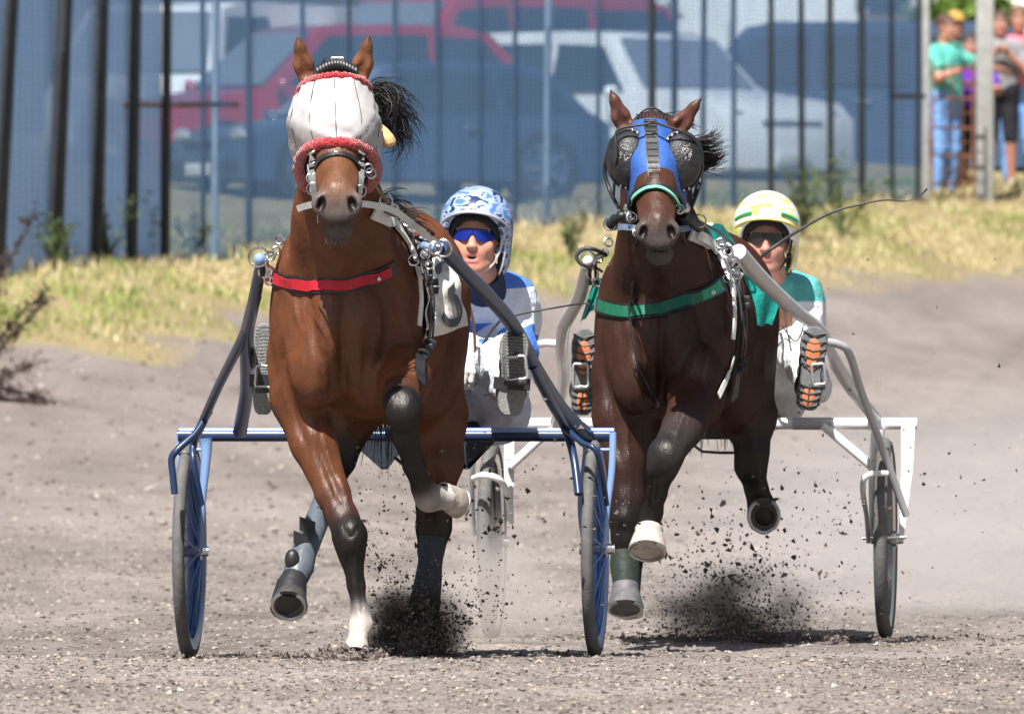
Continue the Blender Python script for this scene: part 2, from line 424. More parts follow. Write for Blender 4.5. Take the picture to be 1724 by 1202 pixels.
ys = np.concatenate([np.linspace(-40, 28, 30)[:-1], np.linspace(28, 62, 420)[:-1], np.linspace(62, 120, 220)[:-1], np.linspace(120, 600, 40)[:-1], np.linspace(600, 5800, 10)])
ground_sheet('ground', xs, ys, m_ground)

# pebbles and clods lying on the track (beyond counting)
def chips(N, X, Y, size, zoff, cols, seed, flatz=.55):
    g = np.random.default_rng(seed)
    base = np.array([[1, 0, 0], [-1, 0, 0], [0, 1, 0], [0, -1, 0], [0, 0, 1], [0, 0, -1]], float)
    fc = np.array([[0, 2, 4], [2, 1, 4], [1, 3, 4], [3, 0, 4], [2, 0, 5], [1, 2, 5], [3, 1, 5], [0, 3, 5]])
    V = base[None] * (size[:, None, None] * g.uniform(.35, 1.4, (N, 6, 1))); V += g.normal(0, .35, (N, 6, 3)) * size[:, None, None]
    a = g.uniform(0, 6.28, N); ca, sa = np.cos(a)[:, None], np.sin(a)[:, None]
    x = V[..., 0] * ca - V[..., 1] * sa; y = V[..., 0] * sa + V[..., 1] * ca
    V = np.stack([x, y, V[..., 2] * flatz], -1) + np.stack([X, Y, zoff], -1)[:, None]
    F = fc[None] + (np.arange(N) * 6)[:, None, None]
    C = np.repeat(cols, 6, 0)
    return V.reshape(-1, 3), F.reshape(-1, 3), C
def scatter(N, y0, y1, smin, smax, seed, pal, pw=2.2):
    g = np.random.default_rng(seed); Y = y0 + (y1 - y0) * g.random(N); half = 900 / FP * Y + .1
    X = g.uniform(-1, 1, N) * half; size = smin + (smax - smin) * g.random(N) ** pw
    s, t = ST(X, Y); k = s > 2.0
    X, Y, size = X[k], Y[k], size[k]; c = np.array(pal)[g.integers(0, len(pal), len(X))] * g.uniform(.7, 1.2, (len(X), 1))
    return chips(len(X), X, Y, size, ground(X, Y) + size * .15, c, seed + 1)
pal = [(.20, .17, .15), (.25, .22, .20), (.16, .13, .115), (.30, .27, .24), (.11, .09, .08), (.36, .32, .27), (.30, .265, .225), (.22, .18, .155), (.26, .225, .19), (.20, .17, .15), (.17, .145, .13), (.22, .19, .17), (.24, .21, .185)]
parts_ = [scatter(52000, 29.5, 38, .0015, .010, 11, pal, 4), scatter(42000, 38, 62, .002, .013, 12, pal, 4), scatter(7000, 60, 92, .005, .026, 13, pal, 3)]
o_ = 0; Vs = []; Fs = []; Cs = []
for v, f, c in parts_: Vs.append(v); Fs.append(f + o_); Cs.append(c); o_ += len(v)
m_clod = mat('clod', rough=.95, spec=.1, attr=True)
tag(fastmesh('pebbles', np.concatenate(Vs), np.concatenate(Fs), m_clod, np.concatenate(Cs)), 'pale pebbles and dirt crumbs strewn over the race track', 'pebbles', kind='stuff')

# dry grass on the bank
def blades(name, X, Y, h, wd, cols, label, seed, lean=.5, parent=None):
    g = np.random.default_rng(seed); N = len(X); z = ground(X, Y); a = g.uniform(0, 6.28, N); dx, dy = np.cos(a), np.sin(a)
    la = g.uniform(0, 6.28, N); ll = g.uniform(0, lean, N) * h
    B = np.stack([X, Y, z - .01], -1); D = np.stack([dx, dy, 0 * dx], -1) * wd[:, None]
    M = B + np.stack([np.cos(la) * ll * .35, np.sin(la) * ll * .35, h * .6], -1); T = B + np.stack([np.cos(la) * ll, np.sin(la) * ll, h], -1)
    V = np.stack([B - D, B + D, M + D * .7, M - D * .7, T], 1).reshape(-1, 3)
    i = (np.arange(N) * 5)[:, None]; F = np.concatenate([i + np.array([[0, 1, 2]]), i + np.array([[0, 2, 3]]), i + np.array([[3, 2, 4]])])
    return tag(fastmesh(name, V, F, m_grass, np.repeat(cols, 5, 0)), label, 'grass', kind='stuff')
m_grass = mat('grass_blade', rough=.7, spec=.2, attr=True)
g = np.random.default_rng(21); N = 120000
s_ = g.uniform(-1.2, 3.4, N); t_ = g.uniform(-9, 27, N)
X = FA[0] + FN[0] * s_ + FD[0] * t_; Y = FA[1] + FN[1] * s_ + FD[1] * t_
e = 2.35 + vnoise(X * 1.2, Y * .8) * 1.3 + vnoise(X * 4, Y * 3) * .5
dens = np.clip((e - s_) / .8, 0, 1) * np.clip(.65 + 1.6 * vnoise(X * 2.2, Y * 1.2) + .8 * vnoise(X * 7, Y * 4), .05, 1)
k = g.random(N) < dens; X, Y, s_, t_ = X[k], Y[k], s_[k], t_[k]; N = len(X)
hgt = g.uniform(.03, .085, N) * (1 + 1.2 * np.clip(vnoise(X * 1.5, Y * 1.2) + .1, 0, 1)) * np.where((s_ < .45), 1.35, 1) * np.clip((3.2 - s_) / 1.4, .3, 1)
green = np.clip(.5 * np.clip((2.0 - t_) / 7, 0, 1) * 1.3 + 1.5 * vnoise(X * 1.1 + 3, Y * .7) + .22 * np.clip((t_ - 16) / 6, 0, 1) + .08, 0, 1)
gc = g.random(N) < green
pal_s = np.array([(.42, .34, .17), (.50, .42, .24), (.34, .27, .13), (.55, .48, .30)])[g.integers(0, 4, N)]
pal_g = np.array([(.20, .26, .06), (.27, .33, .08), (.13, .18, .045)])[g.integers(0, 3, N)]
blades('dry_grass', X, Y, hgt, g.uniform(.004, .009, N), np.where(gc[:, None], pal_g, pal_s) * g.uniform(.75, 1.15, (N, 1)), 'straw coloured and green grass on the bank below the fence', 22, lean=.9)

# dead shrub leaning in at the left edge
def shrub(name, label, root, dirs, col, L, n_tw, seed, cat='shrub', leaf=.02):
    r = random.Random(seed); e_ = empty(name, root, label, cat); st = MB(); lf = MB()
    for d, ln in dirs:
        d = Vector(d).normalized(); pts = [Vector(root)]; 
        for i in range(7):
            d = (d + Vector((r.uniform(-.16, .16), r.uniform(-.16, .16), r.uniform(-.2, .1)))).normalized(); pts.append(pts[-1] + d * ln / 7)
        st.tube(pts, [.012 * (1 - i / 8) + .002 for i in range(8)], 5)
        for k in range(n_tw):
            i = r.uniform(1.2, 6.9); a = pts[int(i)].lerp(pts[min(int(i) + 1, 7)], i % 1)
            q = (d + Vector((r.uniform(-.8, .8), r.uniform(-.8, .8), r.uniform(-.7, .8)))).normalized(); b = a + q * r.uniform(.04, .16)
            st.tube([a, (a + b) / 2 + Vector((0, 0, r.uniform(-.01, .01))), b], [.003, .0022, .001], 4)
            for _ in range(4):
                c = a.lerp(b, r.uniform(.2, 1)); u = Vector((r.gauss(0, 1), r.gauss(0, 1), r.gauss(0, 1))).normalized() * leaf * r.uniform(.4, 1.2)
                v = u.cross(Vector((r.gauss(0, 1), r.gauss(0, 1), r.gauss(0, 1)))).normalized() * leaf * .35
                lf.add([c, c + u + v, c + u * 1.6, c + u - v], [(0, 1, 2, 3)])
    st.build('stem', mat(name + '_stem', tuple(x * .7 for x in col), .8), e_); lf.build('leaves', mat(name + '_leaf', col, .8, noise=(8, .4)), e_, smooth=False)
    return e_
def at(px, Y, dz=0):
    x = (px - 862) * Y / FP; return Vector((x, Y, gz(x, Y) + dz))
shrub('dead_shrub', 'brown dead shrub leaning into the left edge of the picture', P(-50, 650, 78), [((.62, 0, .75), .7), ((.9, 0, -.35), .5), ((.5, 0, 1.0), .75), ((.36, .1, .95), .8), ((.1, 0, 1), 1.0), ((.75, 0, .12), .5), ((.8, -.1, -.15), .48), ((.7, 0, .28), .42), ((.35, 0, 1), 1.2)], (.05, .03, .024), 1, 42, 5, leaf=.026)
gw = []
for i, (px, Yd, h, n) in enumerate([(108, 90.5, .45, 5), (182, 92, .55, 6), (238, 93, .5, 5), (330, 94, .3, 4), (1350, 105, .62, 6), (1420, 106, .7, 7), (1300, 104, .4, 4), (960, 99, .35, 5)]):
    col = [(.07, .10, .03), (.09, .12, .035), (.22, .19, .08), (.10, .14, .03)][i % 4]
    lab = ['short green weed against the fence near the left edge', 'tall green weed against the blue fence cloth on the left', 'straw coloured weed under the short rail of the fence', 'low green weed beside the red cars behind the fence',
           'tall green weed behind the white and yellow helmet', 'tallest straw weed against the fence behind the whip', 'thin straw weed right above the white helmet', 'pale green weed at the fence between the two horses'][i]
    shrub('weed', lab, at(px, Yd), [((random.uniform(-.3, .3), random.uniform(-.2, .2), 1), h * random.uniform(.7, 1.1)) for _ in range(n)], col, 1, 12, 40 + i, 'weed', .03)

# ---------------------------------------------------------------- fence of stakes with blue shade cloth
fence = empty('shade_cloth_fence', (FA[0], FA[1], gz(*FA)), 'long fence of dark stakes covered with blue see-through shade cloth', 'fence')
m_st = mat('stake_wood', (.020, .025, .029), .8, noise=(6, .35)); m_rail = mat('weathered_rail', (.10, .065, .05), .8, noise=(5, .3))
m_galv = mat('pale_post', (.30, .36, .42), .6, noise=(7, .2))
def fpt(px, back=0):     # point of the fence line seen at column px
    k = (px - 862) / FP; t = (k * FA[1] - FA[0]) / (FD[0] - k * FD[1]); p = FA + FD * t - FN * back; return p, t
stk = [(-62, 0), (-8, 22), (85, 26), (155, 22), (215, 20), (272, 16), (347, 9), (425, 13), (515, 9), (590, 8), (670, 10), (742, 10), (812, 7), (872, 9), (1012, 9), (1092, 15), (1140, 13), (1188, 11), (1240, 11), (1293, 12), (1345, 12), (1393, 14), (1446, 14), (1498, 9), (1541, 10)]
ang = math.atan2(FD[1], FD[0]); Rz = Matrix.Rotation(ang, 3, 'Z')
for px, wpx in stk:
    vis = max(wpx, 8) * 95 / FP; th = vis * .62; ln = vis * 1.30; fr = (px < 300 or px > 1280 or px == 1092); p, t = fpt(px, (-1 if fr else 1) * (th / 2 + .01)); z = gz(p[0], p[1]); mb = MB()
    lean = .055 * max(0, (350 - px) / 350) + random.uniform(-.006, .006)
    rot = Matrix.Rotation(lean, 3, 'Y') @ Rz
    mb.box(Vector((p[0] + lean * 1.0, p[1], z + 1.45)), (ln, th, 3.1), rot, bev=.006)
    mb.build('stake', m_st, fence)
for px, wpx in [(378, 13), (936, 12)]:
    p, t = fpt(px, .08); mb = MB(); mb.tube([(p[0], p[1], gz(*p) - .1), (p[0] + .02, p[1], gz(*p) + 3)], wpx / 2 * p[1] / FP, 10); mb.build('post', m_galv, fence)
for a, b, py in [(205, 400, 176), (1498, 1556, 162)]:
    pa, _ = fpt(a, .06); pb, _ = fpt(b, .06); mb = MB(); mb.tube([P(a, py, pa[1]), P(b, py + 1, pb[1])], .02, 8); mb.build('rail', m_rail, fence)
def cloth_mat(name, col, alpha, sc):
    m = bpy.data.materials.new(name); m.use_nodes = True; n = m.node_tree.nodes; l = m.node_tree.links; n.clear()
    out = n.new('ShaderNodeOutputMaterial'); mx = n.new('ShaderNodeMixShader'); tr = n.new('ShaderNodeBsdfTransparent'); df = n.new('ShaderNodeBsdfDiffuse'); tl = n.new('ShaderNodeBsdfTranslucent'); m2 = n.new('ShaderNodeMixShader')
    df.inputs[0].default_value = (*col, 1); tl.inputs[0].default_value = (*col, 1); m2.inputs[0].default_value = .45; tr.inputs[0].default_value = (.78, .90, 1, 1)
    l.new(df.outputs[0], m2.inputs[1]); l.new(tl.outputs[0], m2.inputs[2]); l.new(tr.outputs[0], mx.inputs[1]); l.new(m2.outputs[0], mx.inputs[2]); l.new(mx.outputs[0], out.inputs[0])
    tc = n.new('ShaderNodeTexCoord'); mp = n.new('ShaderNodeMapping'); l.new(tc.outputs['UV'], mp.inputs[0])
    wv = []
    for ax, s in (('X', sc * .35), ('Y', sc)):
        t_ = n.new('ShaderNodeTexWave'); t_.bands_direction = ax; t_.inputs['Scale'].default_value = s; t_.inputs['Distortion'].default_value = .6; t_.inputs['Detail Scale'].default_value = .3; l.new(mp.outputs[0], t_.inputs[0]); wv.append(t_)
    mxm = n.new('ShaderNodeMath'); mxm.operation = 'MAXIMUM'; l.new(wv[0].outputs['Fac'], mxm.inputs[0]); l.new(wv[1].outputs['Fac'], mxm.inputs[1])
    cm = n.new('ShaderNodeMix'); cm.data_type = 'RGBA'; cm.inputs[6].default_value = (*[v * .5 for v in col], 1); cm.inputs[7].default_value = (*col, 1); l.new(mxm.outputs[0], cm.inputs[0]); l.new(cm.outputs[2], df.inputs[0]); l.new(cm.outputs[2], tl.inputs[0])
    nz = n.new('ShaderNodeTexNoise'); nz.inputs['Scale'].default_value = 1.3; l.new(mp.outputs[0], nz.inputs[0])
    mr = n.new('ShaderNodeMapRange'); mr.inputs[1].default_value = 0.3; mr.inputs[2].default_value = 1; mr.inputs[3].default_value = alpha[0]; mr.inputs[4].default_value = alpha[1]; l.new(mxm.outputs[0], mr.inputs[0])
    ad = n.new('ShaderNodeMath'); ad.operation = 'MULTIPLY_ADD'; ad.inputs[1].default_value = .22; l.new(nz.outputs['Fac'], ad.inputs[0]); 
    sb = n.new('ShaderNodeMath'); sb.operation = 'SUBTRACT'; sb.inputs[1].default_value = .11; sb.use_clamp = True; l.new(mr.outputs[0], ad.inputs[2]); l.new(ad.outputs[0], sb.inputs[0]); l.new(sb.outputs[0], mx.inputs[0])
    return m
def cloth_panel(px0, px1, m, off, sag, seed):
    p0, t0 = fpt(px0, off); p1, t1 = fpt(px1, off); nx = max(int((t1 - t0) / .08), 4); nz = 24
    T = np.linspace(t0, t1, nx); H = np.linspace(-.1, 3.0, nz); TT, HH = np.meshgrid(T, H, indexing='ij')
    wob = .03 * vnoise(TT * 1.3 + seed, HH * 1.0) * sag
    X = FA[0] + FD[0] * TT - FN[0] * (off + wob); Y = FA[1] + FD[1] * TT - FN[1] * (off + wob); Z = ground(FA[0] + FD[0] * TT, FA[1] + FD[1] * TT) + HH
    i = np.arange(nx - 1)[:, None] * nz + np.arange(nz - 1)[None]; F = np.stack([i, i + nz, i + nz + 1, i + 1], -1).reshape(-1, 4)
    o = fastmesh('shade_cloth', np.stack([X, Y, Z], -1).reshape(-1, 3), F, m, parent=fence, smooth=True)
    uv = o.data.uv_layers.new(name='UV'); vi = np.zeros(F.size, dtype=np.int32); o.data.loops.foreach_get('vertex_index', vi)
    U = np.stack([TT.ravel()[vi], HH.ravel()[vi]], -1); uv.data.foreach_set('uv', U.astype(np.float32).ravel())
m_clA = cloth_mat('shade_cloth_dense', (.36, .58, 1.0), (.93, 1.0), 7)
m_clB = cloth_mat('shade_cloth_thin', (.26, .47, .84), (.44, .84), 8)
cloth_panel(-80, 272, m_clA, .0, .25, 1); cloth_panel(273, 1552, m_clB, .0, 1, 5)

# concrete posts and the rusty mesh gate on the right
m_conc = mat('grey_concrete', (.27, .27, .26), .9, noise=(9, .2), bump=(60, .003))
def cpost(px, wpx, ytop, ybot, Y, label):
    b = P(px, ybot, Y); tp = P(px + (4 if px < 1600 else -2), ytop, Y); mb = MB(); w_ = wpx * Y / FP; h_ = tp.z - b.z + .3
    mb.box((b.x, b.y, b.z + h_ / 2 - .15), (w_, w_, h_), bev=.012)
    tag(mb.build('concrete_post', m_conc), label, 'post', 'concrete posts at the fence end')
cpost(1559, 12, -40, 345, 112.5, 'narrow concrete post where the blue cloth fence ends')
cpost(1658, 29, -40, 330, 113.5, 'wide pale concrete post right of the rusty mesh gate')
gt = empty('mesh_gate', P(1610, 345, 113), 'rusty mesh gate between the two concrete posts', 'gate')
m_rust = mat('rusty_steel', (.16, .065, .035), .85, noise=(12, .4))
mb = MB()
for x in (1570, 1638): mb.tube([P(x, 100, 113), P(x, 345, 113)], .014, 6)
for y in (113, 165, 215, 262, 308, 343): mb.tube([P(1568, y, 113), P(1640, y + 2, 113)], .014, 6)
mb.build('gate_frame', m_rust, gt); mb = MB()
for x in (1588, 1604, 1621): mb.tube([P(x, 113, 113), P(x, 343, 113)], .006, 5)
for y in (139, 190, 239, 285, 326): mb.tube([P(1570, y, 113), P(1638, y + 1, 113)], .005, 5)
mb.build('gate_mesh', m_rust, gt)

# ---------------------------------------------------------------- vehicles behind the fence
def car(name, label, px, base_py, Y, length, height, width, paint, yaw, kind='hatch', lights=(1, 1), group=None):
    o = P(px, base_py, Y); e_ = empty(name, o, label, 'van' if kind == 'van' else 'car', 'vehicles parked behind the fence')
    L, H, W = length, height, width; rot = Matrix.Rotation(yaw, 3, 'Z')
    def T(x, y, z): return Vector(o) + rot @ Vector((x, y, z))
    if kind == 'van': roof = [(-.50, .30), (-.5, .95), (-.45, 1.0), (.30, 1.0), (.38, .96), (.46, .60), (.5, .50), (.5, .20)]; gl = (.24, .40)
    elif kind == 'suv': roof = [(-.50, .28), (-.49, .62), (-.46, .94), (-.40, 1.0), (.08, 1.0), (.14, .97), (.24, .66), (.46, .58), (.50, .48), (.5, .2)]; gl = None
    else: roof = [(-.50, .28), (-.49, .58), (-.44, .66), (-.34, .95), (-.26, 1.0), (.02, 1.0), (.08, .97), (.22, .62), (.42, .54), (.49, .44), (.5, .2)]; gl = None
    prof = [(x * L, z * H) for x, z in roof] + [(.48 * L, .17 * H), (-.48 * L, .17 * H)]
    belt = .60 * H
    mb = MB(); n = len(prof); rings = []
    for yy, ins in ((-.5, .05), (-.47, 0), (.47, 0), (.5, .05)):
        ring = []
        for x, z in prof:
            tum = max(0, (z - belt) / (H - belt)) if z > belt else 0
            y_ = yy * W * (1 - .20 * tum); ring.append(T(x * (1 - ins * .3), y_, z - (ins * .3 if z > H * .9 else 0) + (ins * .4 if z < .2 * H else 0)))
        rings.append(ring)
    vs = [v for r_ in rings for v in r_]; fs = []
    for j in range(3):
        for i in range(n): fs.append((j * n + i, j * n + (i + 1) % n, (j + 1) * n + (i + 1) % n, (j + 1) * n + i))
    fs += [tuple(range(n)), tuple(3 * n + i for i in range(n))[::-1]]; mb.add(vs, fs)
    mb.build('body', paint, e_, smooth=True)
    glass = mat('car_glass', (.02, .03, .04), .08, .6)
    def win(pts, sgn, nm='side_window'):
        m2 = MB(); q = []
        for x, z in pts:
            tum = max(0, (z * H - belt) / (H - belt)); q.append(T(x * L, sgn * (.5 * W * (1 - .20 * tum) + .012), z * H))
        m2.add(q, [tuple(range(len(q)))]); m2.build(nm, glass, e_)
    if kind == 'van': wins = [[(.18, .64), (.43, .64), (.36, .92), (.18, .92)]]
    elif kind == 'suv': wins = [[(-.47, .65), (-.24, .65), (-.24, .92), (-.44, .92)], [(-.22, .65), (-.02, .65), (-.02, .93), (-.22, .93)], [(0, .65), (.21, .65), (.13, .91), (0, .93)]]
    else: wins = [[(-.40, .66), (-.20, .66), (-.20, .93), (-.31, .92)], [(-.18, .66), (.17, .64), (.06, .93), (-.18, .94)]]
    for s in (-1, 1):
        for q in wins: win(q, s)
    # windscreen as a slab over the slope
    def slab(a, b, nm):
        m2 = MB(); q = []
        for (x, z) in (a, b):
            tum = max(0, (z * H - belt) / (H - belt)); ww = .44 * W * (1 - .20 * tum); nx_ = .02
            q += [T(x * L + nx_ * (1 if x > 0 else -1), -ww, z * H + .012), T(x * L + nx_ * (1 if x > 0 else -1), ww, z * H + .012)]
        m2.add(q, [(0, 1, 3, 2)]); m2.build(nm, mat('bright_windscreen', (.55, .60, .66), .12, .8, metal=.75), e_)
    if kind == 'van': slab((.46, .62), (.385, .94), 'windscreen')
    elif kind == 'suv': slab((.235, .67), (.145, .95), 'windscreen')
    else: slab((.215, .64), (.085, .95), 'windscreen')
    rub = mat('car_tyre', (.012, .012, .014), .85); rimm = mat('alloy_rim', (.55, .57, .6), .3, metal=.9)
    for x in (-.31, .32):
        for s in (-1, 1):
            c = T(x * L, s * (.5 * W - .10), .33); m2 = MB(); q4 = rot
            m2.lathe([(.20, -.11), (.31, -.11), (.335, -.08), (.335, .08), (.31, .11), (.20, .11)], (0, 0, 0), 'z', 24, None)
            rx = Matrix.Rotation(math.pi / 2, 3, 'X'); m2.v = [tuple(c + rot @ (rx @ Vector(v))) for v in m2.v]; wh = m2.build('wheel', rub, e_)
            m3 = MB()
            for k in range(5):
                a = 2 * math.pi * k / 5; m3.box(Vector((math.cos(a) * .11, math.sin(a) * .11, 0)), (.19, .045, .03), Matrix.Rotation(a, 3, 'Z'))
            m3.lathe([(.20, .02), (.21, .02), (.21, -.02), (.20, -.02), (.20, .02)], (0, 0, 0), 'z', 24)
            m3.v = [tuple(c + rot @ (rx @ Vector(v) + Vector((0, s * .10, 0)))) for v in m3.v]; m3.build('rim', rimm, e_)
    lamp = mat('headlamp_glass', (.8, .82, .85), .05, 1.0, metal=.7)
    for s in (-1, 1):
        m2 = MB(); m2.ell((0, 0, 0), (.07, .14, .06), 12); m2.v = [tuple(T(.475 * L, s * .36 * W, .50 * H) + rot @ Vector(v)) for v in m2.v]; m2.build('headlight', lamp, e_)
    m2 = MB(); m2.ell((0, 0, 0), (.05, .09, .07), 10)
    for s in (-1, 1):
        m4 = MB(); m4.v = [tuple(T(.2 * L, s * .56 * W, .64 * H) + rot @ Vector(v)) for v in m2.v]; m4.f = list(m2.f); m4.build('mirror', paint, e_)
    m5 = MB(); m5.box((0, 0, 0), (.08, W * .96, .16), bev=.03); m5.v = [tuple(T(.49 * L, 0, .26 * H) + rot @ Vector(v)) for v in m5.v]; m5.build('bumper', mat('black_trim', (.02, .02, .022), .6), e_)
    for s in (-1, 1):
        for x in (-.20, .02, .17): m6 = MB(); m6.tube([T(x * L, s * (.5 * W + .004), .22 * H), T(x * L, s * (.5 * W + .004), .60 * H)], .008, 5); m6.build('door_seam', mat('black_trim'), e_)
        m6 = MB(); m6.box((0, 0, 0), (.16, .03, .03), bev=.01); m6.v = [tuple(T(-.12 * L, s * (.5 * W + .01), .55 * H) + rot @ Vector(v)) for v in m6.v]; m6.build('door_handle', mat('chrome', (.7, .7, .72), .15, metal=1), e_)
    m6 = MB(); m6.box((0, 0, 0), (.05, W * .5, .12 * H), bev=.02); m6.v = [tuple(T(.485 * L, 0, .42 * H) + rot @ Vector(v)) for v in m6.v]; m6.build('grille', mat('black_trim'), e_)
    m6 = MB(); m6.box((0, 0, 0), (.02, .46, .11), bev=.004); m6.v = [tuple(T(.50 * L + .03, 0, .26 * H) + rot @ Vector(v)) for v in m6.v]; m6.build('licence_plate', mat('plate_white', (.7, .7, .68), .5), e_)
    m6 = MB(); m6.box((0, 0, 0), (.03, W * .46, .02), bev=.004); m6.v = [tuple(T(.50 * L, 0, .47 * H) + rot @ Vector(v)) for v in m6.v]; m6.build('chrome_strip', mat('chrome'), e_)
    return e_
red = mat('red_car_paint', (.40, .012, .032), .25, .6, coat=1); wht = mat('white_car_paint', (.80, .80, .80), .25, .6, coat=1)
dkb = mat('dark_blue_car_paint', (.035, .06, .11), .25, .6, coat=1); gry = mat('silver_car_paint', (.35, .38, .42), .25, .6, coat=1)
car('parked_car', 'red hatchback nearest the left end behind the fence', 535, 330, 110, 4.0, 1.5, 1.72, red, math.pi + .45, 'hatch')
car('parked_car', 'white van behind the red hatchback', 400, 318, 119, 4.2, 1.75, 1.8, wht, -math.pi / 2 - .5, 'van')
car('parked_car', 'red sport utility vehicle right behind the first horse head', 770, 285, 119, 4.4, 1.65, 1.8, red, -math.pi / 2 - .9, 'suv')
car('parked_car', 'dark blue hatchback parked in front of the two red vehicles', 655, 350, 105.7, 3.5, 1.22, 1.6, dkb, math.pi + .45, 'hatch')
car('parked_car', 'white sedan behind the second horse head', 1035, 345, 116, 4.4, 1.6, 1.8, wht, -.75, 'suv')
car('parked_car', 'dark sport utility vehicle near the right end of the fence', 1375, 338, 121, 4.4, 1.72, 1.9, dkb, math.pi - .1, 'suv')
car('parked_car', 'tall white van far behind the dark sport utility vehicle', 1330, 250, 150, 4.0, 2.5, 2.0, wht, .05, 'van')

def tree(label, px, py, Y, h, r, seed, cols=((.05, .085, .02), (.09, .13, .03))):
    r_ = random.Random(seed); base = P(px, py, Y); e_ = empty('tree', base, label, 'tree', 'trees beyond the car park'); st = MB(); tips = []
    st.tube([base, base + Vector((.1, 0, h * .3)), base + Vector((0, 0, h * .6))], [r * .08, r * .06, r * .03], 8)
    for i in range(16):
        a = r_.uniform(0, 6.28); q = base + Vector((0, 0, h * r_.uniform(.2, .6))); d = Vector((math.cos(a), math.sin(a), r_.uniform(.1, 1.1))).normalized() * r * r_.uniform(.5, 1)
        st.tube([q, q + d * .5 + Vector((0, 0, .1)), q + d], [r * .025, r * .015, r * .005], 5); tips += [q + d, q + d * .6]
    st.build('trunk', mat('bark', (.07, .055, .04), .9, noise=(4, .3)), e_)
    g = np.random.default_rng(seed); N = 7000; T = np.array([tuple(t) for t in tips]); c = T[g.integers(0, len(T), N)] + g.normal(0, r * .17, (N, 3))
    u = g.normal(0, 1, (N, 3)); u /= np.linalg.norm(u, axis=1)[:, None]; v = np.cross(u, g.normal(0, 1, (N, 3))); v /= np.linalg.norm(v, axis=1)[:, None]; s = g.uniform(.04, .10, (N, 1))
    V = np.stack([c - u * s, c + v * s * .6, c + u * s, c - v * s * .6], 1).reshape(-1, 3); F = np.arange(N * 4).reshape(-1, 4)
    C = np.repeat(np.array(cols)[g.integers(0, 2, N)] * g.uniform(.7, 1.3, (N, 1)), 4, 0)
    fastmesh('crown', V, F, mat('tree_leaf', rough=.6, spec=.3, attr=True), C, parent=e_)
tree('green tree above the white sedan behind the fence', 1005, 190, 148, 3.6, .95, 3)
tree('bright green tree behind the man in the teal shirt', 1612, 262, 126, 2.3, .60, 4, ((.10, .17, .03), (.16, .24, .05)))
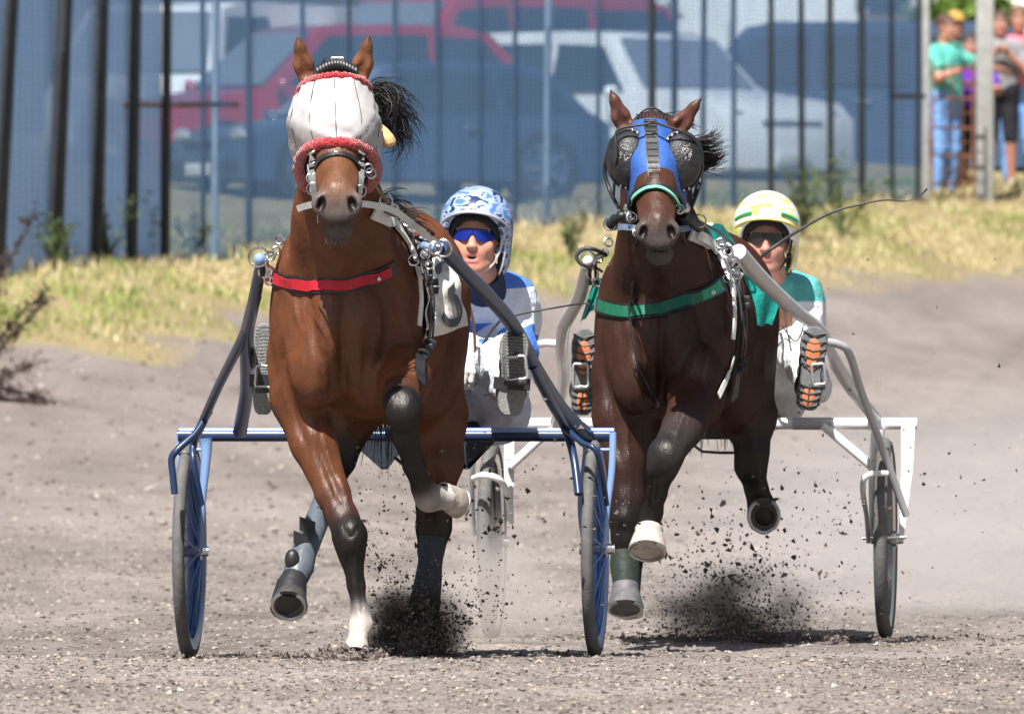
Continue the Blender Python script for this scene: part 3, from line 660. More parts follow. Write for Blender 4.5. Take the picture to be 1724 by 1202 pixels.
# ---------------------------------------------------------------- horses
def B(px, py, Y): return (px, py, Y)
class Map:      # moves and scales a set of (px, py, Y) landmarks
    def __init__(s, ox=0, oy=0, cx=0, cy=0, k=1.0, dY=0, shear=0, ky=None): s.a = (ox, oy, cx, cy, k, dY, shear, ky or k)
    def pt(s, px, py, Y):
        ox, oy, cx, cy, k, dY, sh, ky = s.a; return ((px - cx) * k + ox + (py - cy) * sh, (py - cy) * ky + oy, Y + dY)
    def __call__(s, px, py, Y): return P(*s.pt(px, py, Y))
ID = Map()
def sculpt_horse(Th, Tt, bay, dark, head_col, sc, neck_k=1.0):
    """torso and head skin; Th maps head landmarks, Tt torso landmarks; returns the sculpt (legs are added by the caller)"""
    S = Sculpt(); bl = tuple(x * .95 for x in bay)
    def E(T, x, y, Y, r, k=.03, col=bay, sub=False, rot=None): S.ell(T(x, y, Y), tuple(q * sc for q in r), k, col, sub, rot)
    def C(T, a, b, ra, rb, k=.03, col=bay, T2=None, s_=None, sub=False): S.cone(T(*a), (T2 or T)(*b), ra * sc, rb * sc, k, col, sub, sc=s_)
    # trunk
    E(Tt, 590, 520, 38.62, (.215, .46, .325), .05)
    E(Tt, 618, 535, 38.95, (.255, .42, .315), .06)
    E(Tt, 662, 505, 39.30, (.245, .34, .30), .08)          # croup
    E(Tt, 700, 600, 39.28, (.155, .24, .24), .06)          # left haunch (picture right)
    E(Tt, 600, 600, 39.32, (.155, .24, .24), .06)
    E(Tt, 597, 372, 38.62, (.085, .24, .12), .09)          # withers
    E(Tt, 578, 540, 38.30, (.185, .20, .27), .07)          # chest
    E(Tt, 496, 545, 38.36, (.078, .19, .20), .05)          # shoulders
    E(Tt, 664, 540, 38.40, (.085, .20, .21), .05)
    E(Tt, 508, 475, 38.33, (.065, .15, .12), .05); E(Tt, 650, 470, 38.36, (.065, .15, .12), .05)
    E(Tt, 532, 618, 38.19, (.085, .10, .125), .035)         # breast muscles
    E(Tt, 622, 622, 38.20, (.085, .10, .12), .035)
    E(Tt, 556, 545, 38.12, (.06, .07, .13), .05); E(Tt, 606, 545, 38.13, (.06, .07, .13), .05)
    C(Tt, (578, 560, 38.02), (578, 660, 38.07), .014, .02, .05, sub=True)   # groove between them
    for sx, x0, x1 in ((-1, 506, 536), (1, 648, 616)):
        C(Tt, (x0 + 8, 430, 38.10), (x0, 480, 38.10), .010, .016, .03, sub=True); C(Tt, (x0 + sx * 4, 500, 38.11), (x1, 600, 38.03), .016, .018, .04, sub=True)
    # neck
    C(Th, (567, 165, 37.90), (568, 270, 38.02), .088, .108, .04)
    C(Th, (568, 270, 38.02), (572, 360, 38.15), .108, .130, .05)
    C(Th, (572, 360, 38.15), (576, 440, 38.35), .130, .175, .06, T2=Tt)
    C(Th, (566, 300, 37.93), (574, 430, 38.13), .060, .085, .05, T2=Tt)    # windpipe side
    for sx in (-1, 1):
        C(Th, (567 + sx * 40, 300, 37.98), (577 + sx * 62, 470, 38.22), .035, .06, .05, T2=Tt)
    # head
    hc = head_col; gy = (.12, .10, .092) if sc > .99 else (.085, .07, .065)
    E(Th, 567, 185, 37.80, (.100, .125, .115), .04, hc)
    C(Th, (567, 190, 37.70), (568, 262, 37.56), .078, .062, .04, hc)
    C(Th, (568, 262, 37.56), (568, 325, 37.43), .058, .050, .03, hc)
    for sx in (-1, 1):
        C(Th, (567 + sx * 36, 218, 37.86), (567 + sx * 24, 285, 37.72), .055, .035, .035, hc)   # cheek
        E(Th, 567 + sx * 52, 205, 37.70, (.026, .04, .028), .02, hc)                           # eye socket
        C(Th, (567 + sx * 27, 262, 37.60), (567 + sx * 24, 318, 37.46), .022, .018, .02, hc)    # nasal edge
        E(Th, 567 + sx * 26, 343, 37.415, (.030, .034, .036), .018, gy)                        # nostril wing
    C(Th, (567, 290, 37.72), (568, 372, 37.51), .050, .040, .03, hc)
    E(Th, 568, 342, 37.43, (.050, .048, .046), .025, gy)
    E(Th, 568, 366, 37.425, (.048, .045, .030), .02, (.04, .032, .03))
    E(Th, 569, 385, 37.465, (.047, .046, .030), .015, (.075, .066, .062))
    E(Th, 569, 396, 37.485, (.036, .036, .020), .015, (.075, .068, .064))
    for sx in (-1, 1):
        rt = Matrix.Rotation(sx * -.35, 3, 'Y')
        E(Th, 567 + sx * 26, 344, 37.378, (.0135, .030, .026), .008, None, True, rt)
        S.paint.append((tuple(Th(567 + sx * 26, 344, 37.395)), (.016, .04, .026), (.012, .009, .009)))
    S.box(Th(568, 378, 37.41), (.075 * sc, .03, .004), .006, None, True)
    # ears
    return S
def ear(S, T, base, mid, tip, col, sc):
    a, b, c = T(*base), T(*mid), T(*tip); q = np.array([1, 1.5, 1])
    S.cone(a, b, .024 * sc, .031 * sc, .02, col); S.cone(b, b.lerp(c, .6), .030 * sc, .017 * sc, .012, col); S.cone(b.lerp(c, .6), c, .017 * sc, .005, .012, tuple(x * .35 for x in col))
    f = Vector((0, -.030 * sc, 0)); S.cone(a.lerp(b, .6) + f, b.lerp(c, .7) + f, .019 * sc, .008 * sc, .008, None, True)

m_coat1 = coat_mat('bay_coat', .44, .032)
m_coat2 = coat_mat('dark_bay_coat', .44, .030)
m_hair = mat('black_horsehair', (.012, .010, .010), .45, .5)
BAY = (.105, .036, .0150); BLK = (.009, .0075, .0075); WHT = (.46, .42, .38); HOOF = (.045, .042, .042)
DB = (.036, .0140, .0090); DB2 = (.025, .010, .0075)

def hoof(parent, a, b, ra, rb, col, nm, shoe=True, sole=None):
    a, b = Vector(a), Vector(b); d = (b - a).normalized(); mb = MB(); n = 24
    u = d.cross(Vector((1, 0, 0))).normalized(); u = -u if u.y > 0 else u; w_ = d.cross(u)
    def ring(c, r, f=1.12): return [c + u * math.cos(2 * math.pi * k / n) * r * f + w_ * math.sin(2 * math.pi * k / n) * r * (.82 if math.cos(2 * math.pi * k / n) < -.8 else 1) for k in range(n)]
    L = (b - a).length; fl = u * (rb - ra) * .9
    prof = [(0, ra * .86), (0.02, ra * .98), (.10, ra * 1.05), (.18, ra * 1.0), (.55, (ra + rb) / 2), (.98, rb), (1, rb * .98)]
    vs = []
    for t, r in prof: vs += ring(a + (b - a) * t + fl * t, r)
    vs += ring(b + fl, rb * .80); vs += ring(b + fl - d * .004, rb * .72); vs.append(b + fl - d * .010)
    m = len(prof) + 2; fs = [(i * n + k, i * n + (k + 1) % n, (i + 1) * n + (k + 1) % n, (i + 1) * n + k) for i in range(m - 1) for k in range(n)]
    fs += [((m - 1) * n + k, (m - 1) * n + (k + 1) % n, m * n) for k in range(n)]; mb.add(vs, fs)
    h = mb.build('hoof', mat(nm, col, .55, .4, noise=(40, .3), bump=(60, .002)), parent)
    if shoe:
        ms = MB(); ms.tube(ring(b + fl + d * .003, rb * .9)[3:-3] if 0 else [q for q in ring(b + fl + d * .003, rb * .88)[2:-1]], .0065, 6); ms.build('horseshoe', mat('worn_steel', (.45, .44, .43), .4, metal=.9), h)
    return h

# ---- horse one
h1 = empty('horse', P(585, 1141, 38.3), 'bay horse with a white fly mask and red fleece bands pulling the blue sulky', 'horse', 'trotting horses in harness')
S1 = sculpt_horse(ID, ID, BAY, BLK, (.13, .052, .024), 1.0)
ear(S1, ID, (522, 150, 37.84), (511, 108, 37.83), (501, 62, 37.80), (.17, .07, .035), 1)
ear(S1, ID, (600, 150, 37.84), (611, 108, 37.83), (622, 60, 37.80), (.17, .07, .035), 1)
# standing foreleg (picture left)
S1.chain([(498, 600, 38.38, 50), (503, 670, 38.33, 47, BAY), (528, 745, 38.26, 38, BAY), (560, 830, 38.20, 28, BAY), (578, 872, 38.16, 25, (.07, .028, .016)), (589, 902, 38.13, 27, BLK), (592, 930, 38.13, 21, BLK), (600, 985, 38.13, 13.5, BLK), (606, 1030, 38.12, 14, BLK), (608, 1052, 38.11, 18, (.30, .27, .25)), (602, 1074, 38.08, 15, WHT)], .022)
S1.ell(P(589, 903, 38.11), (.047, .05, .062), .02, BLK); S1.ell(P(512, 650, 38.30), (.085, .11, .14), .03, BAY)
S1.cone(P(605, 985, 38.17), P(611, 1045, 38.15), .012, .015, .012, BLK)
# raised foreleg (picture right)
S1.chain([(668, 600, 38.34, 44), (672, 632, 38.15, 40, BAY), (676, 668, 37.88, 31, BAY), (678, 690, 37.80, 29, BLK), (682, 735, 37.87, 21, BLK), (697, 785, 37.96, 17, BLK), (712, 822, 38.04, 18, BLK), (722, 838, 38.06, 22, BLK), (748, 838, 38.10, 20, WHT)], .02)
S1.ell(P(675, 674, 37.80), (.050, .034, .040), .02, BLK); S1.ell(P(678, 704, 37.80), (.043, .036, .036), .015, BLK); S1.ell(P(662, 688, 37.80), (.02, .03, .035), .012, BLK); S1.ell(P(693, 690, 37.80), (.02, .03, .035), .012, BLK); S1.ell(P(700, 640, 38.02), (.05, .10, .07), .03, BAY)

# far hind leg reaching under the body (picture left)
S1.chain([(602, 640, 39.35, 62), (590, 700, 39.30, 45, BAY), (573, 775, 39.28, 25, BLK), (560, 810, 39.22, 20, BLK), (537, 870, 39.05, 17, BLK), (513, 930, 38.95, 17, BLK), (503, 958, 38.92, 21, BLK), (494, 985, 38.88, 18, BLK)], .02)

# near hind leg (picture right) driving into the dirt
S1.chain([(700, 620, 39.36, 82), (730, 700, 39.34, 56, BAY), (742, 775, 39.30, 37, BAY), (730, 850, 39.36, 28, (.06, .024, .014)), (730, 888, 39.38, 28, BLK), (726, 925, 39.36, 20, BLK), (722, 975, 39.34, 17, BLK), (716, 1020, 39.30, 21, BLK), (712, 1058, 39.24, 18, BLK)], .025)
S1.cone(P(733, 700, 39.30), P(744, 870, 39.42), .06, .03, .03, BAY)
for l in ([(508, 430), (520, 510), (534, 590), (556, 668)], [(582, 470), (577, 560), (580, 690)], [(640, 470), (652, 550), (640, 640)], [(478, 590), (490, 680), (524, 770)], [(470, 470), (500, 500)], [(545, 590), (560, 640), (556, 700)], [(620, 590), (612, 650), (622, 690)], [(530, 740), (556, 800), (575, 850)]): S1.ridge(l, 38.2, .013, -.010)
for l in ([(472, 540), (484, 600), (478, 660), (500, 720)], [(520, 520), (552, 570), (562, 620)], [(655, 510), (672, 570), (664, 610)], [(540, 690), (548, 760), (570, 820)], [(548, 275), (546, 300), (552, 325)], [(590, 275), (592, 300), (586, 325)], [(500, 480), (496, 520), (508, 560)], [(570, 800), (590, 860)]): S1.ridge(l, 38.1, .0065, .005)
for l in ([(583, 935), (590, 1035)], [(604, 940), (610, 1035)], [(676, 725), (690, 775), (706, 815)], [(578, 890), (590, 905), (602, 888)]): S1.ridge(l, 38.0, .006, -.006)
body1 = S1.build('body', m_coat1, h1, vox=.0065, smooth=2, cs=.010, fold=(.002, 9, 3, 3)); bv1 = S1.bvh()

# ---- horse two
HX, HY2 = 1096, 195
T2h = Map(1097, 195, 567, 125, .90, 3.20, .045, ky=.895); T2t = Map(1115, 582, 578, 560, .93, 3.2)
h2 = empty('horse', P(1115, 1090, 41.4), 'dark bay horse with a blue hood and black mesh eye cups pulling the white sulky', 'horse', 'trotting horses in harness')
S2 = sculpt_horse(T2h, T2t, DB, BLK, (.062, .025, .015), .985)
ear(S2, ID, (1056, 228, 41.02), (1045, 196, 41.01), (1028, 152, 40.98), (.12, .05, .035), 1)
ear(S2, ID, (1133, 232, 41.02), (1150, 205, 41.01), (1180, 165, 40.98), (.12, .05, .035), 1)
# foreleg picture left
S2.chain([(1040, 620, 41.5, 44), (1040, 700, 41.48, 42, DB), (1050, 780, 41.45, 34, DB), (1056, 840, 41.43, 28, DB2), (1052, 872, 41.42, 27, BLK), (1050, 905, 41.42, 20, BLK), (1049, 950, 41.42, 17, BLK), (1053, 985, 41.40, 19, BLK)], .02)

# raised foreleg (second from left)
S2.chain([(1165, 640, 41.45, 50), (1168, 680, 41.25, 42, DB), (1150, 720, 41.02, 34, DB), (1122, 765, 40.90, 28, (.025, .02, .02)), (1114, 790, 40.92, 24, BLK), (1106, 830, 41.0, 16, BLK), (1098, 862, 41.05, 17, BLK), (1092, 882, 41.05, 19, BLK)], .02)
S2.ell(P(1118, 772, 40.90), (.052, .05, .066), .02, (.03, .026, .028)); S2.ell(P(1180, 650, 41.32), (.085, .10, .14), .03, DB)

# hind leg behind, picture left
S2.chain([(1062, 660, 42.4, 60), (1072, 760, 42.4, 36, DB2), (1080, 838, 42.42, 23, BLK), (1076, 880, 42.4, 18, BLK), (1066, 940, 42.35, 16, BLK), (1060, 1000, 42.3, 18, BLK)], .02)

# hind leg folded in the air, picture right
S2.chain([(1235, 640, 42.5, 72), (1262, 700, 42.48, 45, DB), (1266, 760, 42.45, 27, BLK), (1264, 785, 42.46, 25, BLK), (1274, 825, 42.5, 18, BLK), (1282, 852, 42.52, 21, BLK), (1286, 866, 42.5, 24, BLK)], .025)

for l in ([(1052, 470), (1062, 545), (1076, 620), (1092, 700)], [(1118, 510), (1114, 600), (1118, 700)], [(1172, 510), (1184, 580), (1170, 650)], [(1020, 620), (1030, 700), (1046, 780)], [(1085, 620), (1096, 670)], [(1140, 690), (1120, 740), (1112, 780)]): S2.ridge(l, 41.3, .013, -.010)
for l in ([(1018, 560), (1028, 640), (1022, 700)], [(1070, 560), (1100, 610), (1104, 660)], [(1190, 540), (1205, 600)], [(1056, 720), (1060, 780)], [(1150, 690), (1135, 740)], [(1085, 345), (1083, 372)], [(1120, 345), (1122, 372)]): S2.ridge(l, 41.2, .0065, .005)
for l in ([(1104, 800), (1098, 860)], [(1114, 800), (1106, 860)], [(1110, 762), (1120, 774), (1130, 764)], [(1045, 880), (1046, 940)], [(1268, 800), (1280, 850)]): S2.ridge(l, 41.2, .006, -.006)
body2 = S2.build('body', m_coat2, h2, vox=.0065, smooth=2, cs=.010, fold=(.002, 9, 3, 3)); bv2 = S2.bvh()

hoof(h1, P(603, 1068, 38.08), P(599, 1102, 38.05), .030, .043, (.42, .38, .34), 'pale_hoof')
hoof(h1, P(744, 832, 38.10), P(772, 843, 38.16), .036, .044, (.32, .28, .24), 'tan_hoof')
hoof(h1, P(712, 1062, 39.22), P(708, 1094, 39.17), .040, .055, (.05, .045, .042), 'dark_hoof')
hoof(h1, P(494, 985, 38.88), P(487, 1026, 38.80), .038, .058, (.05, .045, .042), 'dark_hoof')
hoof(h2, P(1053, 984, 41.37), P(1053, 1027, 41.33), .044, .062, (.11, .105, .11), 'grey_hoof')
hoof(h2, P(1093, 888, 41.03), P(1090, 931, 40.98), .045, .064, (.46, .41, .35), 'cream_hoof')
hoof(h2, P(1060, 1000, 42.28), P(1058, 1032, 42.25), .036, .05, (.05, .045, .042), 'dark_hoof')
hoof(h2, P(1283, 862, 42.55), P(1286, 872, 42.46), .050, .058, (.05, .045, .042), 'dark_hoof')
# ---------------------------------------------------------------- tack
m_blk = mat('black_leather', (.014, .014, .016), .45, .5, noise=(30, .25), bump=(120, .0008))
m_gr = mat('worn_grey_leather', (.035, .035, .035), .5, .4, noise=(60, .5), bump=(120, .001))
m_steel = mat('polished_steel', (.62, .62, .62), .22, metal=1)
m_white_st = mat('white_webbing', (.62, .62, .60), .6, noise=(80, .18))
m_red = mat('red_webbing', (.42, .012, .025), .55, noise=(90, .2), bump=(300, .0008))
m_green = mat('green_webbing', (.008, .13, .07), .55, noise=(90, .2), bump=(300, .0008))
def patch_on(bvh, quad, nu, nv, off, fwd=0, fn=None):
    """cloth on a skin: quad corners (px,py) a b c d"""
    a, b, c, d = [Vector((*q, 0)) for q in quad]; vs = []; last = None
    for i in range(nu + 1):
        for j in range(nv + 1):
            u, v = i / nu, j / nv; p = a.lerp(b, u).lerp(d.lerp(c, u), v); h, n = hit(bvh, p.x, p.y)
            if h is None or (last is not None and h.y > last + .25): h = P(p.x, p.y, last if last else 38.7); n = Vector((.5, -.8, .1))
            last = h.y; q = h + n * (off + (fn(u, v) if fn else 0)); q = EYE + (q - EYE) * (1 - fwd * u); vs.append(q)
    mb = MB(); w_ = nv + 1; mb.add(vs, [(i * w_ + j, i * w_ + j + 1, (i + 1) * w_ + j + 1, (i + 1) * w_ + j) for i in range(nu) for j in range(nv)])
    return mb
def rings(parent, lst, t=.0025, m=None, nm='buckle_ring'):
    for px, py, Y, r in lst:
        mb = MB(); mb.ring(P(px, py, Y), r, t, (random.uniform(-.5, .5), -1, random.uniform(-.3, .3)), 16, 6); mb.build(nm, m or m_steel, parent)
def on(bvh, px, py, off=.01):
    h, n = hit(bvh, px, py); return h + n * off if h is not None else None

# ---- horse one: fly mask
mask = empty('fly_mask', wpos(h1), None, None); 
for k_ in ('label', 'category'): 
    if k_ in mask: del mask[k_]
mask.location = (0, 0, 0); mask.parent = h1
def ringpts(F_, L_, R_, B_, n=48, ex=.86):
    F_, L_, R_, B_ = [P(*q) for q in (F_, L_, R_, B_)]; C = (L_ + R_) / 2; s_ = (R_ - L_) / 2; f = F_ - C; b = B_ - C; out = []
    for i in range(n):
        a = 2 * math.pi * i / n; c, s = math.cos(a), math.sin(a); c2 = math.copysign(abs(c) ** ex, c); s2 = math.copysign(abs(s) ** ex, s)
        out.append(C + s_ * s2 + (f * c2 if c2 > 0 else b * (-c2)))
    return out
lv = [((567, 240, 37.50), (503, 284, 37.78), (634, 286, 37.78), (567, 328, 38.04)),
      ((566, 224, 37.50), (492, 252, 37.76), (640, 254, 37.76), (567, 300, 38.06)),
      ((565, 203, 37.51), (484, 212, 37.74), (643, 212, 37.74), (567, 255, 38.08)),
      ((564, 175, 37.55), (487, 190, 37.74), (637, 190, 37.74), (566, 220, 38.08)),
      ((563, 148, 37.61), (496, 170, 37.77), (627, 168, 37.77), (566, 190, 38.06)),
      ((563, 128, 37.66), (504, 160, 37.82), (621, 156, 37.82), (566, 175, 38.04))]
RG = [ringpts(*q) for q in lv]; mb = MB(); n_ = 48; M_ = 25; rows = []
cols_ = [catmull([RG[j][i] for j in range(6)], 5) for i in range(n_)]
for j in range(len(cols_[0])):
    for i in range(n_):
        q = cols_[i][j].copy(); a = 2 * math.pi * i / n_; q += Vector((math.sin(a), -math.cos(a), 0)) * (.003 * math.sin(a * 9 + j * .7) * math.sin(j * .35) + .0035 * math.sin(a * 17 - j) + .004 * math.sin(a * 5 + j * .25) * math.cos(j * .5)); rows.append(q)
mb.add(rows, [(j * n_ + i, j * n_ + (i + 1) % n_, (j + 1) * n_ + (i + 1) % n_, (j + 1) * n_ + i) for j in range(len(cols_[0]) - 1) for i in range(n_)])
mb.build('mesh_cloth', mat('off_white_mesh', (.40, .385, .385), .85, .2, noise=(9, .16), bump=(420, .0012)), mask)
m_fl = mat('red_fleece', (.36, .009, .016), .95, .1, noise=(120, .35), bump=(140, .012), sheen=.6)
def fleece(pts, r, nm='fleece_band', closed=True):
    c = catmull(pts, 8, closed); mb = MB()
    mb.tube([p + Vector((random.gauss(0, 1), random.gauss(0, 1), random.gauss(0, 1))) * .0012 for p in c], [r * random.uniform(.90, 1.12) for _ in c], 14, closed=closed, jit=.13); mb.build(nm, m_fl, mask)
fleece(RG[0][::2], .0165); fleece(RG[5][::2], .011)
mb = MB(); C0 = P(567, 262, 37.78); mb.add([C0 + Vector((0, .05, .04))] + [q.lerp(C0, .06) + Vector((0, 0.004, .012)) for q in RG[0]], [(0, 1 + i, 1 + (i + 1) % 48) for i in range(48)]); mb.build('lining', mat('dark_lining', (.03, .012, .014), .95), mask)
for i, a in ((-9, 0), (-4, 0), (0, 0), (4, 0), (9, 0)):
    c = cols_[i % n_]; mb = MB(); mb.tube([q + Vector((0, -.0015, 0)) for q in c[1:-1]], .0012, 5); mb.build('seam', m_gr, mask)
mb = MB(); c = RG[2][13]; mb.add([c + Vector((.002, -.030, .012)), c + Vector((.004, -.004, .014)), c + Vector((.004, -.006, -.012)), c + Vector((.002, -.016, -.014))], [(0, 1, 2, 3)]); mb.build('worn_patch', m_gr, mask)

# bridle of horse one
br = lambda px, py, Y: P(px, py, Y)
def strap3(parent, pts, width, nm, m, n=6, th=.004, face=Vector((0, -1, 0)), roll=0):
    c = catmull([V3(p) for p in pts], n); A = []; Bq = []; N_ = []
    for i, p in enumerate(c):
        t = (c[min(i + 1, len(c) - 1)] - c[max(i - 1, 0)]).normalized(); s_ = t.cross(face).normalized(); nn = s_.cross(t).normalized()
        if nn.y > 0: nn = -nn
        A.append(p + s_ * width / 2); Bq.append(p - s_ * width / 2); N_.append(nn)
    mb = MB(); mb.strip(A, Bq, th, N_); return mb.build(nm, m, parent)
mb = strap_on(bv1, [(532, 284), (540, 270), (555, 262), (568, 260), (582, 262), (596, 270), (604, 284)], .016, .003, .004); mb.build('noseband', m_blk, h1)
mb = MB(); mb.box(on(bv1, 567, 261, .010), (.016, .006, .012), bev=.002); mb.build('noseband_stud', m_steel, h1)
for sx in (-1, 1):
    strap3(h1, [(567 + sx * 38, 246, 37.56), (567 + sx * 41, 275, 37.53), (567 + sx * 40, 305, 37.50), (567 + sx * 36, 335, 37.45)], .020, 'cheek_strap', m_gr)
    strap3(h1, [(567 + sx * 47, 262, 37.60), (567 + sx * 46, 290, 37.57), (567 + sx * 42, 325, 37.52)], .012, 'cheek_strap', m_blk)
    for dy in (258, 277, 296): 
        mb = MB(); mb.box(P(567 + sx * 42, dy, 37.515), (.022, .006, .007), Matrix.Rotation(sx * .5, 3, 'Y'), bev=.001); mb.build('buckle', m_steel, h1)
rings(h1, [(524, 300, 37.53, .014), (527, 318, 37.50, .018), (620, 284, 37.52, .013), (624, 292, 37.55, .016), (606, 322, 37.49, .018)], .0028)
strap3(h1, [(500, 352, 37.86), (515, 347, 37.75), (532, 343, 37.50)], .020, 'white_strap', m_white_st)
strap3(h1, [(604, 343, 37.50), (630, 346, 37.66), (665, 356, 37.95), (700, 382, 38.3), (745, 418, 38.9)], .020, 'white_strap', m_white_st)
mb = MB(); mb.tube(catmull([P(536, 345, 37.44), P(535, 362, 37.45), P(536, 376, 37.46)], 4), .0022, 6); mb.build('bit_hanger', m_steel, h1)
rings(h1, [(650, 338, 37.95, .020), (664, 352, 38.0, .012)], .003)
# crown piece and foam ear plug
cr = MB()
for i in range(14):
    a = math.pi * i / 13; cr.ring(P(536 + 64 * i / 13, 122 - 12 * math.sin(a), 37.80), .016, .006, (1, 0, .2), 12, 6)
cr.build('crown_padding', m_blk, h1)
mb = MB(); mb.box(P(568, 101, 37.80), (.034, .02, .006), bev=.001)
for x in (558, 578): mb.tube([P(x, 112, 37.79), P(x, 95, 37.79)], .003, 6)
mb.tube([P(558, 98, 37.79), P(578, 98, 37.79)], .003, 6); mb.build('crown_buckle', m_steel, h1)
mb = MB(); mb.tube([P(641, 214, 37.86), P(645, 222, 37.85), P(652, 234, 37.84), P(657, 242, 37.84), P(659, 247, 37.84)], [.010, .017, .022, .021, .012], 14); mb.build('ear_plug', mat('tan_foam', (.55, .38, .17), .9, noise=(60, .2), bump=(90, .004)), h1)

# hair
def strands(parent, roots, nm, seed, N, L, d0, grav, spread, r=.0016, curl=.0, side=Vector((1, 0, 0)), m=None):
    rr = random.Random(seed); mb = MB()
    for i in range(N):
        t = rr.random() * (len(roots) - 1.001); k = int(t); p = Vector(roots[k]).lerp(Vector(roots[k + 1]), t - k) + Vector((rr.gauss(0, .006), rr.gauss(0, .008), rr.gauss(0, .006)))
        d = (Vector(d0) + Vector((rr.gauss(0, spread), rr.gauss(0, spread), rr.gauss(0, spread)))).normalized(); l = L * rr.uniform(.45, 1.1); pts = [p]; cr_ = curl * rr.uniform(.5, 1.3)
        ax = Vector((0, 1, 0))
        for j in range(9):
            d = (Matrix.Rotation(cr_, 3, ax) @ d + Vector((0, 0, -grav)) + Vector((rr.gauss(0, .05), rr.gauss(0, .05), rr.gauss(0, .05)))).normalized(); pts.append(pts[-1] + d * l / 9)
        q = r * rr.uniform(.6, 1.6); mb.tube(pts, [q, q * 1.1, q * 1.1, q, q, q * .9, q * .8, q * .6, q * .45, q * .2], 4, cap=False)
    return mb.build(nm, m or m_hair, parent)
strands(h1, [P(618, 150, 37.95), P(630, 165, 38.0), P(640, 195, 38.05), P(640, 235, 38.1)], 'mane', 5, 380, .17, (.75, .1, .75), 0, .24, curl=.36, r=.0011)
strands(h1, [P(622, 160, 37.95), P(636, 205, 38.05)], 'mane', 6, 220, .11, (.8, .1, .1), .05, .28, curl=.26, r=.0011)
strands(h1, [P(545, 118, 37.86), P(590, 118, 37.86)], 'forelock', 7, 60, .05, (.1, 0, 1), .1, .4, curl=.2, r=.0015)
strands(h1, [P(640, 330, 38.15), P(690, 370, 38.5)], 'mane', 8, 40, .10, (.9, .1, .35), .05, .25, curl=.1, r=.0014)
strands(h1, [P(655, 400, 39.62), P(668, 440, 39.66)], 'tail', 9, 240, .66, (-.05, .25, -.8), .12, .12, r=.0028)
strands(h1, [P(640, 392, 37.46), P(500, 392, 37.46)][::-1] and [P(548, 400, 37.46), P(590, 400, 37.46)], 'chin_whiskers', 10, 46, .028, (0, -.2, -1), 0, .4, r=.0006, m=mat('grey_whisker', (.12, .10, .09), .6))
strands(h2, [P(1172, 232, 41.2), P(1178, 262, 41.25), P(1180, 285, 41.3)], 'mane', 11, 240, .095, (1, .1, .12), 0, .2, curl=-.06, r=.0011)
strands(h2, [P(1105, 196, 41.05), P(1150, 210, 41.1)], 'forelock', 12, 70, .06, (1, 0, .25), .05, .25, r=.0016)
strands(h2, [P(1196, 420, 42.8), P(1206, 470, 42.85)], 'tail', 13, 240, .60, (-.05, .3, -.8), .12, .12, r=.0028)

# breast strap, girth, saddle of horse one
mb = strap_on(bv1, [(455, 466), (480, 474), (520, 481), (560, 482), (600, 476), (630, 467), (664, 452)], .050, .003, .005); bs = mb.build('breast_strap', m_blk, h1)
mb = strap_on(bv1, [(458, 467), (480, 474), (520, 481), (560, 482), (600, 476), (630, 467), (655, 456)], .031, .009, .004); mb.build('red_facing', m_red, bs)
mb = MB(); mb.ell(on(bv1, 632, 465, .022), (.007, .004, .008), 10); mb.build('badge', m_steel, bs)
def saddlery(hh, bv, Tt, cloth_w, accents):
    def tp(*l): return [Tt.pt(x, y, 0)[:2] for x, y in l]
    mb = strap_on(bv, tp((628, 352), (650, 366), (672, 392), (692, 430), (702, 470)), .060, .006, .010); mb.build('saddle_pad', mat('white_pad', (.66, .65, .62), .8, noise=(30, .15), bump=(80, .003)), hh)
    mb = strap_on(bv, tp((640, 350), (664, 372), (686, 405), (702, 445), (712, 490), (713, 545), (706, 600), (700, 650)), .030, .018, .006); mb.build('girth', m_blk, hh)
    mb = strap_on(bv, tp((694, 462), (697, 505), (694, 548)), .020, .022, .006); mb.build('white_tab', m_white_st, hh)
    mb = strap_on(bv, tp((702, 452), (712, 500), (711, 560), (704, 606)), .014, .030, .006); mb.build('girth_buckle_strap', m_gr, hh)
    for x, y in ((664, 380), (676, 396), (690, 416), (700, 440), (712, 480), (712, 492), (708, 582), (706, 596)):
        px, py = Tt.pt(x, y, 0)[:2]; q = on(bv, px, py, .036)
        if q is None: continue
        mb = MB(); mb.box(q, (.030, .010, .022), Matrix.Rotation(random.uniform(-.5, .5), 3, 'Y'), bev=.003); mb.build('buckle', m_blk if y > 470 else m_steel, hh)
    for x, y in ((672, 388), (684, 404), (694, 428), (700, 410), (712, 424), (724, 430), (690, 446), (676, 446)):
        px, py = Tt.pt(x, y, 0)[:2]; q = on(bv, px, py, .04)
        if q is None: continue
        mb = MB(); mb.ring(q, .016, .003, (random.uniform(-.8, .8), -1, random.uniform(-.5, .5)), 14, 6); mb.build('saddle_ring', m_steel, hh)
saddlery(h1, bv1, ID, 1, 0)
m_cl = mat('number_cloth_fabric', (.68, .66, .61), .85, .2, noise=(14, .16), bump=(30, .006))
nc = patch_on(bv1, [(708, 446), (752, 424), (785, 548), (712, 570)], 14, 18, .014, .0042, fn=lambda u, v: .006 * math.sin(u * 7 + v * 5) + .004 * math.sin(v * 17)).build('number_cloth', m_cl, h1)
mb = strap_on(bv1, [(722, 462), (738, 452), (752, 466), (752, 486), (742, 498), (756, 506), (763, 522), (757, 540), (742, 543), (732, 530)], .026, .026, .001, n=5, fwd=lambda px: .0042 * max(0, min(1, (px - 712) / 66)) + .00012); mb.build('number', mat('grey_number_print', (.07, .075, .08), .8), nc)

